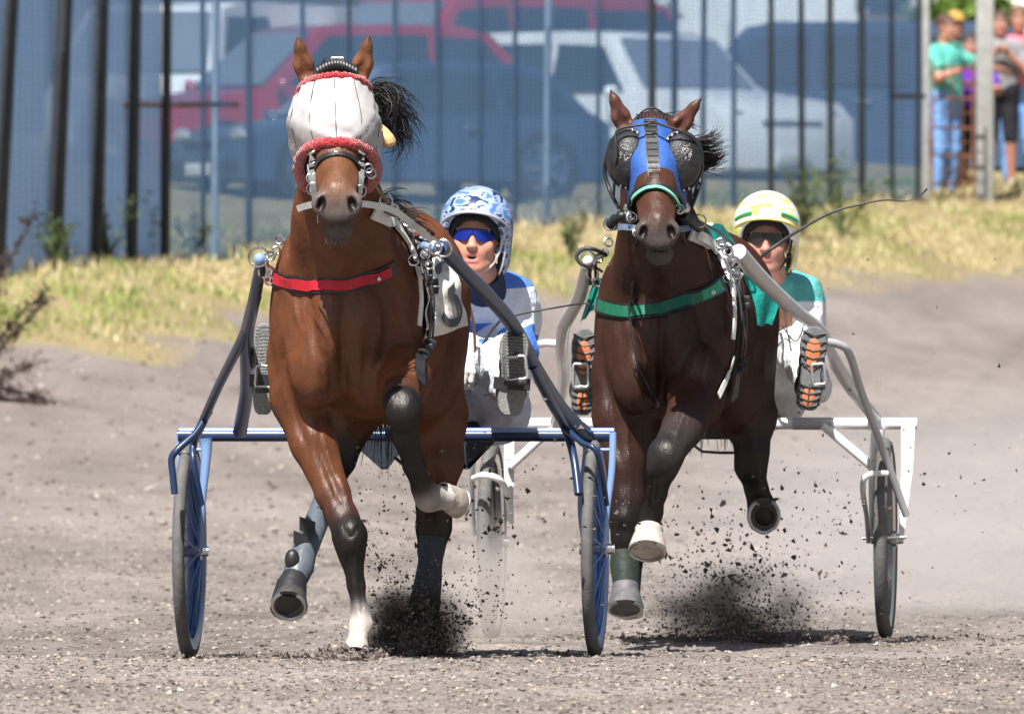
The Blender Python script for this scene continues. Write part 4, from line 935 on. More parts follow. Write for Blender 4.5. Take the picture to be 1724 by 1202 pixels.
# leg boots of horse one
def cuff(parent, pts, nm, m, n=18):
    mb = MB(); mb.tube([V3(p) for p in pts], [p[3] * p[2] / FP for p in pts], n); return mb.build(nm, m, parent)
m_boot = mat('silver_grey_boot', (.085, .10, .12), .38, .5, noise=(20, .2), bump=(60, .002)); m_boot2 = mat('blue_grey_wrap', (.03, .034, .042), .6, noise=(20, .2))
bt = cuff(h1, [(557, 812, 39.20, 21), (545, 850, 39.10, 20.5), (524, 900, 38.98, 21), (511, 932, 38.93, 22), (504, 955, 38.90, 25), (496, 975, 38.87, 22)], 'leg_boot', m_boot)
for (a, b) in (((494, 903), (522, 915)), ((504, 880), (531, 889))):
    mb = MB(); p, q = P(*a, 38.90), P(*b, 38.91); mb.strip([p + Vector((0, 0, .020)), q + Vector((0, 0, .020))], [p - Vector((0, 0, .022)), q - Vector((0, 0, .022))], .006, [Vector((0, -1, 0))] * 2); mb.build('boot_strap', m_blk, bt)
mb = MB(); mb.ell(P(492, 942, 38.865), (.024, .02, .034), 14); mb.build('fetlock_cup', m_blk, bt)
bb = cuff(h1, [(497, 968, 38.87, 20), (491, 985, 38.85, 26), (486, 1012, 38.82, 30), (486, 1024, 38.80, 31)], 'bell_boot', mat('black_rubber', (.018, .018, .02), .5, bump=(40, .003)))
cuff(h1, [(728, 905, 39.355, 23), (724, 950, 39.34, 21), (720, 985, 39.31, 24), (714, 1022, 39.28, 27)], 'leg_boot', m_boot2)
cuff(h1, [(714, 1015, 39.28, 24), (712, 1045, 39.24, 29), (710, 1072, 39.20, 32)], 'bell_boot', m_blk)
cuff(h2, [(1050, 925, 41.415, 22), (1051, 950, 41.41, 25), (1053, 975, 41.395, 23), (1053, 984, 41.39, 22)], 'leg_boot', mat('dark_green_boot', (.022, .032, .024), .5, bump=(40, .003)))

# ---- horse two: hood, eye cups, wires
hood = empty('hood', (0, 0, 0), None, None); hood.location = (0, 0, 0); hood.parent = h2
def hp(x, y, Y): return T2h(x, y, Y)
RH = []
for q in [((567, 250, 37.50), (513, 322, 37.80), (624, 324, 37.80), (567, 345, 38.02)), ((566, 232, 37.525), (512, 262, 37.78), (626, 262, 37.78), (567, 310, 38.06)), ((565, 205, 37.555), (507, 214, 37.76), (630, 214, 37.76), (567, 260, 38.08)),
          ((565, 175, 37.60), (512, 188, 37.78), (622, 188, 37.78), (566, 230, 38.08)), ((564, 148, 37.64), (518, 165, 37.82), (614, 165, 37.82), (566, 200, 38.06)), ((564, 130, 37.70), (528, 145, 37.86), (604, 145, 37.86), (566, 180, 38.0))]:
    RH.append(ringpts(*[T2h.pt(*k) for k in q], n=48, ex=.9))
ch = [catmull([RH[j][i] for j in range(6)], 5) for i in range(48)]; rowsH = [ch[i][j] for j in range(26) for i in range(48)]
mb = MB(); mb.add(rowsH, [(j * 48 + i, j * 48 + (i + 1) % 48, (j + 1) * 48 + (i + 1) % 48, (j + 1) * 48 + i) for j in range(25) for i in range(48)])
mb.build('blue_fabric', mat('royal_blue_fabric', (.028, .095, .34), .6, .4, noise=(25, .15), bump=(60, .003)), hood)
mb = MB(); mb.tube(RH[0], .0065, 8, closed=True); mb.build('hood_edging', m_blk, hood)
mb = MB()
for j in range(2, 24):
    pass
strip_c = ch[0][3:-1]; mb.strip([q + Vector((.021, -.004, 0)) for q in strip_c], [q + Vector((-.021, -.004, 0)) for q in strip_c], .003, [Vector((0, -1, 0))] * len(strip_c)); mb.build('centre_strip', m_blk, hood)
mb = MB()
for q in strip_c[::2]: mb.tube([q + Vector((-.017, -.010, 0)), q + Vector((.017, -.010, 0))], .0018, 5)
mb.build('strip_ribs', m_gr, hood)
m_cup = mat('scuffed_black_mesh', (.016, .016, .018), .42, .5, noise=(45, .9), bump=(200, .003))
m_scr = mat('white_scuff', (.5, .48, .46), .8)
for cx, cy, sx in ((1059, 268, -1), (1146, 272, 1)):
    c = P(cx, cy, 40.85); rt = Matrix.Rotation(sx * .30, 3, 'Z'); mb = MB(); n = 32
    for j in range(9):
        a = math.pi / 2 * j / 8; ra, dp = math.cos(a), math.sin(a)
        mb.v += [tuple(c + rt @ Vector((math.cos(2 * math.pi * k / n) * .070 * ra * (1 if math.cos(2 * math.pi * k / n) * sx > 0 else .92), -.052 * dp, math.sin(2 * math.pi * k / n) * .092 * ra))) for k in range(n)]
    mb.f = [(j * n + k, j * n + (k + 1) % n, (j + 1) * n + (k + 1) % n, (j + 1) * n + k) for j in range(8) for k in range(n)]
    cup = mb.build('eye_cup', m_cup, hood)
    rimp = [c + rt @ Vector((math.cos(2 * math.pi * k / 40) * .074, .002, math.sin(2 * math.pi * k / 40) * .096)) for k in range(40)]
    mb = MB(); mb.tube(rimp, .007, 8, closed=True); mb.build('cup_rim', m_blk, cup)
    for k in range(14):
        a = math.pi / 2 + sx * (.2 + math.pi * 1.05 * k / 13); q = c + rt @ Vector((math.cos(a) * .072, -.008, math.sin(a) * .094)); mb = MB(); mb.ell(q, (.0048, .004, .0062), 8); mb.build('rivet', m_steel, cup)
    for k in range(36):
        a = random.uniform(0, 6.28); rr_ = random.random() ** .6 * .4; x_, z_ = math.cos(a) * rr_ * .8 - .1 * sx * 0, .32 + math.sin(a) * rr_
        dd = math.sqrt(max(0, 1 - x_ * x_ - z_ * z_)); q = c + rt @ Vector((x_ * .070, -.052 * dd - .001, z_ * .092)); b_ = random.uniform(0, 3.14); mb = MB()
        e1 = Vector((math.cos(b_), 0, math.sin(b_))) * random.uniform(.002, .006); mb.tube([q - e1, q + e1], random.uniform(.0005, .0012), 4)
        if k == 0: scr = mb
        else: scr.add(mb.v, mb.f)
    scr.build('scratches', m_scr, cup)
# wire goggle frame, crown
mb = MB(); mb.tube(catmull([P(1033, 330, 41.1), P(1036, 285, 40.84), P(1038, 250, 40.80), P(1036, 228, 40.80), P(1046, 216, 40.80), P(1090, 209, 40.79), P(1098, 204, 40.79), P(1112, 210, 40.79), P(1150, 223, 40.80), P(1172, 240, 40.84), P(1180, 265, 40.88), P(1176, 300, 41.0), P(1168, 330, 41.1)], 5), .0045, 8); mb.build('wire_frame', m_gr, hood)
mb = MB(); mb.tube(catmull([P(1030, 235, 40.98), P(1022, 262, 41.0), P(1018, 290, 41.02), P(1028, 325, 41.0), P(1042, 350, 40.9)], 5), .0065, 8); mb.build('cheek_strap', m_blk, hood)
mb = MB(); mb.tube(catmull([P(1176, 235, 41.0), P(1182, 270, 41.02), P(1178, 310, 41.02), P(1166, 345, 40.9)], 5), .0065, 8); mb.build('cheek_strap', m_blk, hood)
mb = MB(); mb.tube(catmull([P(1072, 200, 40.98), P(1082, 188, 40.97), P(1098, 182, 40.96), P(1112, 188, 40.97), P(1120, 196, 40.98)], 5), .003, 8)
for i in range(9): mb.ring(P(1074 + 6 * i, 200 - 3 * math.sin(i / 8 * 3.14), 40.96), .012, .004, (1, 0, .2), 10, 5)
mb.build('crown_spring', m_blk, hood)
def hs(l): return [T2h.pt(x, y, 0)[:2] for x, y in l]
mb = strap_on(bv2, [(1058, 355), (1066, 335), (1078, 322), (1096, 314), (1114, 316), (1132, 326), (1142, 340), (1148, 358)], .022, .003, .005); nb = mb.build('noseband', m_blk, h2)
mb = strap_on(bv2, [(1064, 352), (1072, 334), (1082, 325), (1096, 320), (1112, 321), (1127, 331), (1136, 344), (1143, 358)], .011, .011, .005); mb.build('mint_piping', mat('mint_green_tape', (.16, .50, .33), .6), nb)
for (x, y, r_) in ((1056, 350, .017), (1062, 362, .02), (1142, 350, .015), (1154, 350, .02)):
    mb = MB(); mb.ell(P(x, y, 41.0 - .1), (r_ * .8, r_ * .5, r_), 12); mb.build('bit_rosette', m_steel, h2)
rings(h2, [(1064, 366, 40.84, .018), (1144, 352, 40.84, .016), (1026, 378, 40.95, .020), (1178, 372, 41.0, .021), (1072, 392, 40.8, .012)], .003)
for sx, pts in ((-1, [(1058, 362, 40.9), (1040, 366, 40.92), (1026, 380, 40.95)]), (1, [(1150, 362, 40.9), (1164, 372, 40.95), (1178, 384, 41.05)])):
    mb = MB(); c = catmull([P(*q) for q in pts], 5); mb.tube(c, [.016 + .003 * math.sin(i * 2.2) for i in range(len(c))], 10); mb.build('rubber_stop', m_blk, h2)
strap3(h2, [(1030, 384, 40.98), (1045, 382, 40.9), (1070, 384, 40.82)], .020, 'webbing_strap', mat('blue_grey_webbing', (.14, .19, .27), .6, noise=(80, .3)))
strap3(h2, [(1132, 388, 40.82), (1160, 384, 40.95), (1180, 376, 41.1)], .020, 'webbing_strap', mat('blue_grey_webbing'))
for x in (1075, 1148):
    mb = MB(); mb.tube(catmull([P(x, 388, 40.9), P(x - 4 if x < 1100 else x + 6, 408, 41.15), P(x - 6 if x < 1100 else x + 10, 424, 41.3)], 4), .003, 6); mb.build('hanging_strap', m_gr, h2)
# breast strap of horse two
mb = strap_on(bv2, [(1004, 512), (1030, 521), (1070, 525), (1110, 521), (1150, 508), (1190, 492), (1216, 478)], .052, .003, .005); b2 = mb.build('breast_strap', m_blk, h2)
mb = strap_on(bv2, [(1012, 514), (1035, 521), (1070, 525), (1110, 521), (1150, 508), (1180, 496)], .036, .009, .004); mb.build('green_facing', m_green, b2)
mb = strap_on(bv2, [(1180, 496), (1196, 489), (1210, 481)], .036, .009, .004); mb.build('light_green_tab', mat('light_green_webbing', (.02, .30, .17), .55), b2)
mb = MB(); mb.ell(on(bv2, 1192, 491, .022), (.008, .004, .008), 10); mb.build('badge', m_white_st, b2)
mb = strap_on(bv2, [(1068, 470), (1066, 520), (1072, 570), (1084, 630), (1104, 680)], .010, .012, .004); mb.build('martingale_strap', m_blk, h2)
saddlery(h2, bv2, T2t, 1, 0)
for dx in (0, 26):
    pts_ = [(1165 + dx, 392), (1185 + dx, 412), (1205 + dx, 440), (1218 + dx, 470)]
    mb = strap_on(bv2, pts_, .032, .028, .006); mb.build('white_harness_strap', m_white_st, h2)
strap3(h2, [(1226, 480, 41.62), (1230, 520, 41.66), (1228, 570, 41.7), (1222, 600, 41.72)], .012, 'white_tab', m_white_st)
mb = strap_on(bv2, [(1232, 600), (1222, 632), (1206, 668)], .020, .008, .003); mb.build('girth_end', m_white_st, h2)
m_teal = mat('teal_cloth', (.008, .24, .20), .55, .3, noise=(12, .15), bump=(25, .01))
def flap(parent, quad, Ys, nm, m):
    a, b, c, d = [P(q[0], q[1], y) for q, y in zip(quad, Ys)]; mb = MB(); n = 10; vs = []
    for s in (0, 1):
        for i in range(n + 1):
            for j in range(n + 1):
                u, v = i / n, j / n; p = a.lerp(b, u).lerp(d.lerp(c, u), v) + Vector((0, .010 * math.sin(u * 8 + v * 3) + s * .004, .004 * math.sin(u * 11))); vs.append(p)
    q = (n + 1) ** 2; w_ = n + 1
    mb.add(vs, [(s * q + i * w_ + j, s * q + i * w_ + j + 1, s * q + (i + 1) * w_ + j + 1, s * q + (i + 1) * w_ + j) for s in (0, 1) for i in range(n) for j in range(n)]); return mb.build(nm, m, parent)
flap(h2, [(1252, 462), (1318, 492), (1300, 545), (1270, 550)], [42.05, 42.15, 42.15, 42.05], 'number_cloth', m_teal)
flap(h2, [(1176, 384), (1216, 376), (1240, 410), (1200, 408)], [41.75, 41.9, 42.0, 41.8], 'teal_pad', m_teal)
flap(h2, [(998, 478), (1012, 470), (1000, 520), (976, 545)], [41.8, 41.75, 41.8, 41.9], 'number_cloth', m_teal)

# ---------------------------------------------------------------- sulkies
YAW = R(5); AX = Vector((math.cos(YAW), -math.sin(YAW), 0)).normalized(); HD = Vector((-math.sin(YAW), -math.cos(YAW), 0))
m_tyre = mat('dusty_tyre', (.115, .112, .11), .85, .2, noise=(25, .2), bump=(50, .002))
def wheel(parent, c, Rr, rimm, discm, hubm, spoke=True, patch=True, tl=.020):
    Q = Matrix((AX, HD, Vector((0, 0, 1)))).transposed(); c = Vector(c)
    mb = MB(); mb.lathe([(Rr - .052, -.014), (Rr - .030, -tl), (Rr - .012, -tl * .85), (Rr, -.006), (Rr, .006), (Rr - .012, tl * .85), (Rr - .030, tl), (Rr - .052, .014)], c, 'x', 72, Q); wh = mb.build('wheel', m_tyre, parent)
    mb = MB(); mb.lathe([(Rr - .034, .019), (Rr - .050, .017), (Rr - .068, .010), (Rr - .068, -.010), (Rr - .050, -.017), (Rr - .034, -.019)], c, 'x', 72, Q); mb.build('rim', rimm, wh)
    mb = MB(); mb.lathe([(Rr - .060, -.012), (.20, -.024), (.045, -.034), (.02, -.036)], c, 'x', 64, Q); mb.build('disc_cover', discm, wh)
    if spoke:
        for k in range(14):
            a = 2 * math.pi * k / 14 + .2; b_ = a + (.25 if k % 2 else -.25)
            p = c + Q @ Vector((.036, .03 * math.cos(b_), .03 * math.sin(b_))); q = c + Q @ Vector((0, (Rr - .065) * math.cos(a), (Rr - .065) * math.sin(a)))
            mb = MB(); mb.tube([p, q], .0028, 5); mb.build('spoke', rimm, wh)
    mb = MB(); mb.lathe([(0.0, .064), (.016, .062), (.018, .04), (.028, .038), (.028, .02), (.018, .018), (.018, -.05), (0, -.052)], c, 'x', 20, Q); mb.build('hub', hubm, wh)
    if patch:
        mb = MB(); a = 1.15; mb.ring(c, Rr - .014, .0165, AX, 4, 4) if 0 else None
        pts = [c + Q @ Vector((x, (Rr + .002 - abs(x) * .45) * math.cos(a), (Rr + .002 - abs(x) * .45) * math.sin(a))) for x in (-.019, -.012, 0, .012, .019)]
        mb.tube(pts, .0045, 6); mb.build('valve_band', m_blk, wh)
def tube(parent, pts, r, nm, m, n=6, nn=14):
    """pts (px,py,Y); r in px or list"""
    c = catmull([P(*p[:3]) for p in pts], n); Y0 = pts[0][2]
    rr_ = [q * Y0 / FP for q in (interp(r, n) if hasattr(r, '__len__') else [r] * len(c))]
    mb = MB(); mb.tube(c, rr_, nn); return mb.build(nm, m, parent)
def straight(parent, a, b, r, nm, m, nn=14):
    mb = MB(); mb.tube([P(*a), P(*b)], r * a[2] / FP, nn); return mb.build(nm, m, parent)
blue = mat('blue_enamel', (.014, .030, .078), .36, .4, coat=.15, noise=(30, .12)); blueL = mat('bright_blue_enamel', (.20, .32, .56), .3, .5, coat=.5); blueD = mat('wheel_blue_enamel', (.085, .18, .40), .35, .5, coat=.3, noise=(12, .15))
s1 = empty('sulky', P(660, 1110, 40), 'blue sulky with blue disc wheels drawn by the masked horse', 'sulky', 'racing sulkies')
YB = lambda px: 40 + (px - 660) * 40 / FP * math.tan(-YAW) * 1.0
straight(s1, (300, 733, YB(300)), (1036, 733, YB(1036)), 10.5, 'axle_beam', blue)
straight(s1, (302, 725, YB(302) - .01), (590, 725, YB(590) - .01), 5, 'beam_trim', blueL); straight(s1, (770, 725, YB(770) - .01), (1034, 725, YB(1034) - .01), 5, 'beam_trim', blueL)
for cx, cy, sg in ((319, 928, -1), (1002, 924, 1)):
    wheel(s1, P(cx, cy, YB(cx)), .349, blueD, blueD, m_steel)
    if sg < 0: tin, tout = (346, 733), (303, 733)
    else: tin, tout = (988, 733), (1030, 733)
    Yw = YB(cx)
    tube(s1, [(*tin, Yw), (tin[0] - (3 if sg < 0 else -2), 760, Yw), (cx + 24 * -sg * (1 if sg < 0 else 1), 850, Yw), (cx + 16 * -sg, cy, Yw)] if sg > 0 else [(346, 738, Yw - .02), (347, 765, Yw - .02), (340, 850, Yw - .02), (336, 930, Yw - .02)], [13, 9, 6, 5], 'fork_leg', blueL)
    tube(s1, [(1032, 728, Yw - .04), (1030, 790, Yw - .04), (1022, 860, Yw - .04), (1014, 930, Yw - .04)] if sg > 0 else [(303, 728, Yw + .02), (303, 790, Yw + .02), (303, 860, Yw + .02), (306, 930, Yw + .02)], [6, 6, 5, 5], 'fork_leg', blueL)
    straight(s1, (tin[0], 757, Yw - .02), (tout[0], 757, Yw - .02), 3, 'fork_bridge', blueL)
# shafts
tube(s1, [(440, 443, 38.25), (428, 505, 38.5), (416, 560, 38.9), (416, 600, 39.2), (415, 660, 39.6), (404, 726, 39.97)], [10, 11, 12, 13, 12, 13], 'shaft', blue)
tube(s1, [(432, 500, 38.5), (410, 565, 38.9), (368, 650, 39.4), (338, 718, 39.75), (326, 745, 39.85), (326, 780, 39.82), (340, 850, 39.85)], [9, 9, 8, 8, 7, 6, 5], 'shaft_brace', blue)
tube(s1, [(352, 692, 39.7), (330, 728, 39.65), (300, 756, 39.62), (289, 772, 39.62), (291, 800, 39.62), (294, 832, 39.62)], [7, 6, 6, 6, 6, 6], 'wheel_guard', blue)
tube(s1, [(742, 416, 38.22), (790, 466, 38.5), (858, 540, 38.95), (900, 618, 39.3), (944, 690, 39.7), (988, 738, 39.95)], [12, 12.5, 13, 13, 15, 18], 'shaft', blue)
tube(s1, [(896, 615, 39.25), (925, 672, 39.5), (952, 722, 39.75), (966, 770, 39.68), (974, 832, 39.62)], [9, 9, 8, 7, 7], 'shaft_brace', blue)
tube(s1, [(952, 722, 39.72), (980, 745, 39.65), (1003, 758, 39.62), (1014, 800, 39.66), (1022, 850, 39.72)], [6, 5, 5, 5, 4], 'wheel_guard', blue)
# decal strip with pale lettering marks on the shaft
q0 = P(806, 474, 38.60); q1 = P(828, 500, 38.76)
mb = MB(); tt = (q1 - q0).normalized(); ss = tt.cross(Vector((0, -1, 0))).normalized(); up = Vector((.1, -1, .25)).normalized() * .029
mb.strip([q0 + ss * .010 + up, q1 + ss * .010 + up], [q0 - ss * .010 + up, q1 - ss * .010 + up], .002, [Vector((0, -1, 0))] * 2); mb.build('shaft_decal', mat('pale_decal', (.45, .50, .55), .5, noise=(220, .5)), s1)
# shaft tips: hooks, rings
def tipgear(parent, px, py, Y, dx, m, bl):
    rings(parent, [(px - 2, py - 3, Y - .04, .030), (px + dx * 18, py - 5, Y, .014), (px + dx * 8, py + 22, Y, .018), (px + dx * 16, py + 36, Y, .014), (px + dx * 28, py - 14, Y + .02, .012), (px + dx * 34, py - 32, Y + .05, .014)], .0042, m_steel, 'shackle')
    mb = MB(); mb.ell(P(px, py, Y - .045), (.019, .02, .019), 14); mb.build('shaft_knob', bl, parent)
    for a, b in (((px + dx * 4, py), (px + dx * 30, py - 12)), ((px + dx * 6, py + 6), (px + dx * 24, py + 18)), ((px + dx * 2, py + 6), (px + dx * 4, py + 40)), ((px + dx * 12, py), (px + dx * 14, py + 38))):
        mb = MB(); mb.tube([P(*a, Y - .01), P(*b, Y + .01)], .006, 7); mb.build('shackle_bar', random.choice([m_steel, m_gr]), parent)
tipgear(s1, 437, 436, 38.25, 1, m_steel, blueL)
mb = MB(); mb.tube([P(714, 414, 38.22), P(722, 415, 38.2), P(730, 416, 38.2), (P(744, 420, 38.2))], [.014, .010, .016, .020], 12); mb.build('shaft_knob', blueL, s1)
rings(s1, [(746, 418, 38.17, .026), (733, 418, 38.17, .018), (716, 428, 38.2, .014), (722, 446, 38.22, .012)], .004, m_steel, 'shackle')
for a, b in (((700, 400), (726, 414)), ((690, 440), (722, 452)), ((724, 424), (726, 470)), ((706, 420), (712, 462))):
    mb = MB(); mb.tube([P(*a, 38.3), P(*b, 38.24)], .006, 7); mb.build('shackle_bar', m_gr, s1)
# seat and undercarriage
m_seat = mat('dark_blue_vinyl', (.018, .024, .035), .5, noise=(20, .2))
mb = MB(); mb.box(P(700, 722, 40.35), (.42, .30, .05), bev=.02); mb.build('seat', m_seat, s1)
for x0, x1, x2 in ((588, 690, 640), (835, 755, 778)):
    mb = MB(); a, b, c, d = P(x0, 742, 40.1), P(x1, 742, 40.1), P(x2 + 12, 790, 40.1), P(x2 + 2, 790, 40.1); off_ = Vector((0, .03, 0)); mb.add([a, b, c, d, a + off_, b + off_, c + off_, d + off_], [(0, 1, 2, 3), (7, 6, 5, 4), (0, 4, 5, 1), (1, 5, 6, 2), (2, 6, 7, 3), (3, 7, 4, 0)]); mb.build('seat_bracket', m_seat, s1, smooth=False)
straight(s1, (665, 770, 40.05), (700, 800, 40.0), 3, 'stay', m_blk)
tube(s1, [(770, 735, 40.3), (775, 760, 40.25), (782, 785, 40.2)], 6, 'seat_strut', blue)
def stirrup(parent, cx, cy, w_, h_, Y, m, tilt=0):
    c = P(cx, cy, Y); a, b = w_ * Y / FP / 2, h_ * Y / FP / 2; Rt = Matrix.Rotation(tilt, 3, 'Y'); pts = []
    for x, z in ((-a, -b), (-a * 1.05, 0), (-a, b), (0, b * 1.04), (a, b), (a * 1.05, 0), (a, -b), (0, -b * 1.04)): pts.append(c + Rt @ Vector((x, 0, z)))
    mb = MB(); mb.tube(catmull(pts, 3, True), .0055, 8, closed=True); st = mb.build('stirrup', m, parent)
    mb = MB(); mb.box(c + Vector((0, .01, -b - .012)), (2.3 * a, .05, .016), bev=.004); mb.build('foot_bar', m_blk, st); mb = MB(); mb.tube([c + Rt @ Vector((0, .005, b + .014)), c + Rt @ Vector((a * .8, .005, b + .002))], .007, 8); mb.build('strap_end', m_blk, st)
m_alu = mat('dull_aluminium', (.50, .50, .50), .4, metal=.8)
stirrup(s1, 447, 634, 30, 34, 38.98, m_alu, .05); stirrup(s1, 868, 620, 34, 36, 38.95, m_alu, -.12)

white = mat('white_enamel', (.66, .66, .67), .3, .5, coat=.5, noise=(14, .08)); greyp = mat('grey_enamel', (.36, .36, .38), .35, .5, coat=.3)
s2 = empty('sulky', P(1160, 1077, 43.3), 'white sulky drawn by the dark bay horse with the blue hood', 'sulky', 'racing sulkies')
YW = lambda px: 43.3 - (px - 1160) * 43.3 / FP * math.tan(YAW)
straight(s2, (828, 713, YW(828)), (1544, 713, YW(1544)), 10, 'axle_beam', white)
for a, b in ((1335, 1400), (1232, 1290)): 
    mb = MB(); mb.tube([P(a, 713, YW(a)), P(b, 713, YW(b))], 10.8 * 43.3 / FP, 14); mb.build('beam_sleeve', greyp, s2)
discW = mat('grey_disc', (.10, .105, .12), .35, .5)
for cx, cy, sg in ((828, 912, -1), (1491, 907, 1)):
    wheel(s2, P(cx, cy, YW(cx)), .349, m_steel, discW, m_steel, spoke=False, patch=(sg > 0), tl=.024); Yw = YW(cx)
mb = MB()
def blade(parent, pts, w, nm, m, th=.012):
    A = [P(x - w_ / 2, y, Y) for (x, y, Y), w_ in zip(pts, w)]; B_ = [P(x + w_ / 2, y, Y) for (x, y, Y), w_ in zip(pts, w)]; mb = MB(); mb.strip(A, B_, th, [Vector((0, -1, 0))] * len(pts)); return mb.build(nm, m, parent, smooth=False)
blade(s2, [(1529, 710, 43.18), (1527, 790, 43.18), (1521, 860, 43.18), (1517, 910, 43.18)], [24, 20, 13, 8], 'fork_leg', white)
tube(s2, [(1479, 722, 43.22), (1473, 770, 43.22), (1468, 840, 43.22), (1465, 908, 43.22)], [12, 10, 6, 4], 'fork_leg', white)
tube(s2, [(1494, 797, 42.92), (1470, 797, 42.9), (1455, 806, 42.9), (1453, 830, 42.95), (1459, 870, 43.05), (1462, 912, 43.15)], [5, 5, 5, 5, 4, 4], 'wheel_guard', white)
straight(s2, (1386, 716, 43.25), (1474, 790, 43.22), 8, 'brace', white)
straight(s2, (1452, 906, 43.15), (1526, 904, 43.15), 3, 'axle_bolt', m_steel)
blade(s2, [(857, 712, 43.36), (857, 800, 43.36), (858, 850, 43.36), (862, 882, 43.36)], [17, 17, 12, 8], 'fork_leg', white)
tube(s2, [(838, 712, 43.2), (818, 740, 43.1), (797, 768, 43.1), (794, 830, 43.2), (798, 900, 43.3)], [7, 6, 6, 5, 4], 'fork_leg', white)
tube(s2, [(797, 805, 43.0), (815, 800, 42.95), (838, 806, 42.95), (852, 825, 43.0), (858, 875, 43.1)], [5, 6, 6, 5, 5], 'wheel_guard', white)
straight(s2, (934, 716, 43.34), (858, 786, 43.34), 8, 'brace', white)
tube(s2, [(1243, 424, 41.55), (1284, 472, 41.8), (1338, 522, 42.15), (1380, 556, 42.4), (1400, 600, 42.6), (1438, 660, 42.95), (1482, 714, 43.3)], [14, 14, 12, 11, 12, 12, 12], 'shaft', mat('off_white_enamel', (.50, .48, .47), .35, .5, coat=.4, noise=(20, .12)))
tube(s2, [(1382, 574, 42.42), (1412, 580, 42.45), (1430, 596, 42.5), (1450, 660, 42.7), (1478, 735, 42.95), (1505, 810, 43.05), (1526, 868, 43.1)], [7, 7, 7, 7, 7, 7, 6], 'shaft_brace', greyp)
tube(s2, [(988, 448, 41.6), (975, 500, 41.85), (950, 548, 42.15), (946, 590, 42.4), (949, 640, 42.8), (936, 708, 43.3)], [10, 12, 12, 11, 10, 11], 'shaft', mat('off_white_enamel'))
tube(s2, [(948, 580, 42.35), (918, 578, 42.4), (898, 588, 42.5), (892, 615, 42.7), (860, 670, 42.95), (836, 712, 43.2)], [6, 7, 7, 6, 6, 6], 'shaft_brace', white)
tipgear(s2, 990, 440, 41.6, 1, m_steel, white)
mb = MB(); mb.tube(catmull([P(1020, 428, 41.6), P(1000, 420, 41.55), P(980, 420, 41.55), P(971, 432, 41.55), P(978, 444, 41.55), P(992, 446, 41.55)], 5), .007, 8); mb.build('hook_strap', m_gr, s2)
rings(s2, [(1225, 425, 41.55, .018), (1235, 442, 41.55, .02), (1214, 412, 41.55, .014), (1240, 462, 41.6, .014)], .004, m_steel, 'shackle')
mb = MB(); mb.box(P(1215, 706, 43.7), (.40, .30, .06), bev=.02); mb.build('seat', mat('black_vinyl', (.02, .02, .022), .5), s2)
mb = MB(); mb.box(P(1212, 730, 43.45), (.20, .06, .04), bev=.01); mb.build('seat_bracket', m_blk, s2)
tube(s2, [(1165, 742, 43.35), (1182, 760, 43.3), (1240, 762, 43.3)], 2.5, 'stay', m_blk, n=2)
stirrup(s2, 978, 632, 24, 36, 42.05, m_alu); stirrup(s2, 1378, 630, 20, 32, 42.05, m_alu, -.1)
# ---------------------------------------------------------------- people
SKIN = (.50, .245, .175); LIP = (.42, .12, .11)
m_skin = mat('skin', rough=.5, spec=.35, attr=True, noise=(60, .06), bump=(260, .0006), sub=.12)
def head_prims(S, c, s, yaw, pitch, tilt, skin, lip, mouth_open, hair=None, nose_len=1.0):
    """c: centre of the head (Vector), faces -Y before turning"""
    Rm = Matrix.Rotation(tilt, 3, 'Y') @ Matrix.Rotation(yaw, 3, 'Z') @ Matrix.Rotation(pitch, 3, 'X'); c = Vector(c)
    def q(x, y, z): return c + Rm @ (Vector((x, y, z)) * s)
    def E(x, y, z, r, k=.012, col=skin, sub=False): S.ell(q(x, y, z), tuple(v * s for v in r), k, col, sub, Rm)
    def C(a, b, ra, rb, k=.01, col=skin, sub=False): S.cone(q(*a), q(*b), ra * s, rb * s, k, col, sub)
    E(0, .012, .035, (.077, .096, .088), .02, hair or skin); E(0, -.005, .0, (.070, .082, .095), .02); E(0, -.022, -.055, (.058, .062, .058), .02); E(0, -.055, -.095, (.032, .030, .022), .02)
    for sx in (-1, 1):
        E(sx * .040, -.058, -.030, (.026, .022, .026), .015); C((sx * .050, -.02, -.075), (sx * .015, -.062, -.100), .020, .018, .02)
        E(sx * .032, -.088, .008, (.018, .012, .012), .010, None, True); E(sx * .032, -.070, .008, (.015, .014, .012), .004, (.55, .5, .47)); E(sx * .032, -.0835, .008, (.006, .004, .006), .001, (.03, .02, .02))
        C((sx * .014, -.084, .026), (sx * .050, -.072, .024), .008, .006, .008, tuple(v * .75 for v in skin)); E(sx * .078, .01, -.005, (.010, .020, .030), .006)
        E(sx * .010, -.091, -.034, (.008, .010, .007), .005); E(sx * .007, -.098, -.042, (.003, .005, .003), .002, None, True)
    C((0, -.080, .012), (0, -.094 * nose_len, -.028), .008, .0105, .012); E(0, -.097 * nose_len, -.031, (.012, .012, .010), .008); E(0, -.060, -.056, (.040, .027, .032), .015)
    mo = .008 * mouth_open
    C((-.021, -.079, -.060 + mo * .4), (.021, -.079, -.060 + mo * .4), .0048, .0048, .004, lip); E(0, -.0865, -.059 + mo * .4, (.015, .005, .004), .004, lip)
    E(0, -.083, -.073 - mo, (.020, .008, .0055), .005, lip)
    if mouth_open:
        E(0, -.090, -.066 - mo * .3, (.017, .016, .0025 + mo * .5), .002, None, True); S.paint.append((tuple(q(0, -.080, -.066 - mo * .3)), (.015, .014, .0045), (.05, .012, .012))); S.paint.append((tuple(q(0, -.080, -.0625 - mo * .1)), (.010, .014, .0014), (.6, .56, .5)))
    return q, Rm
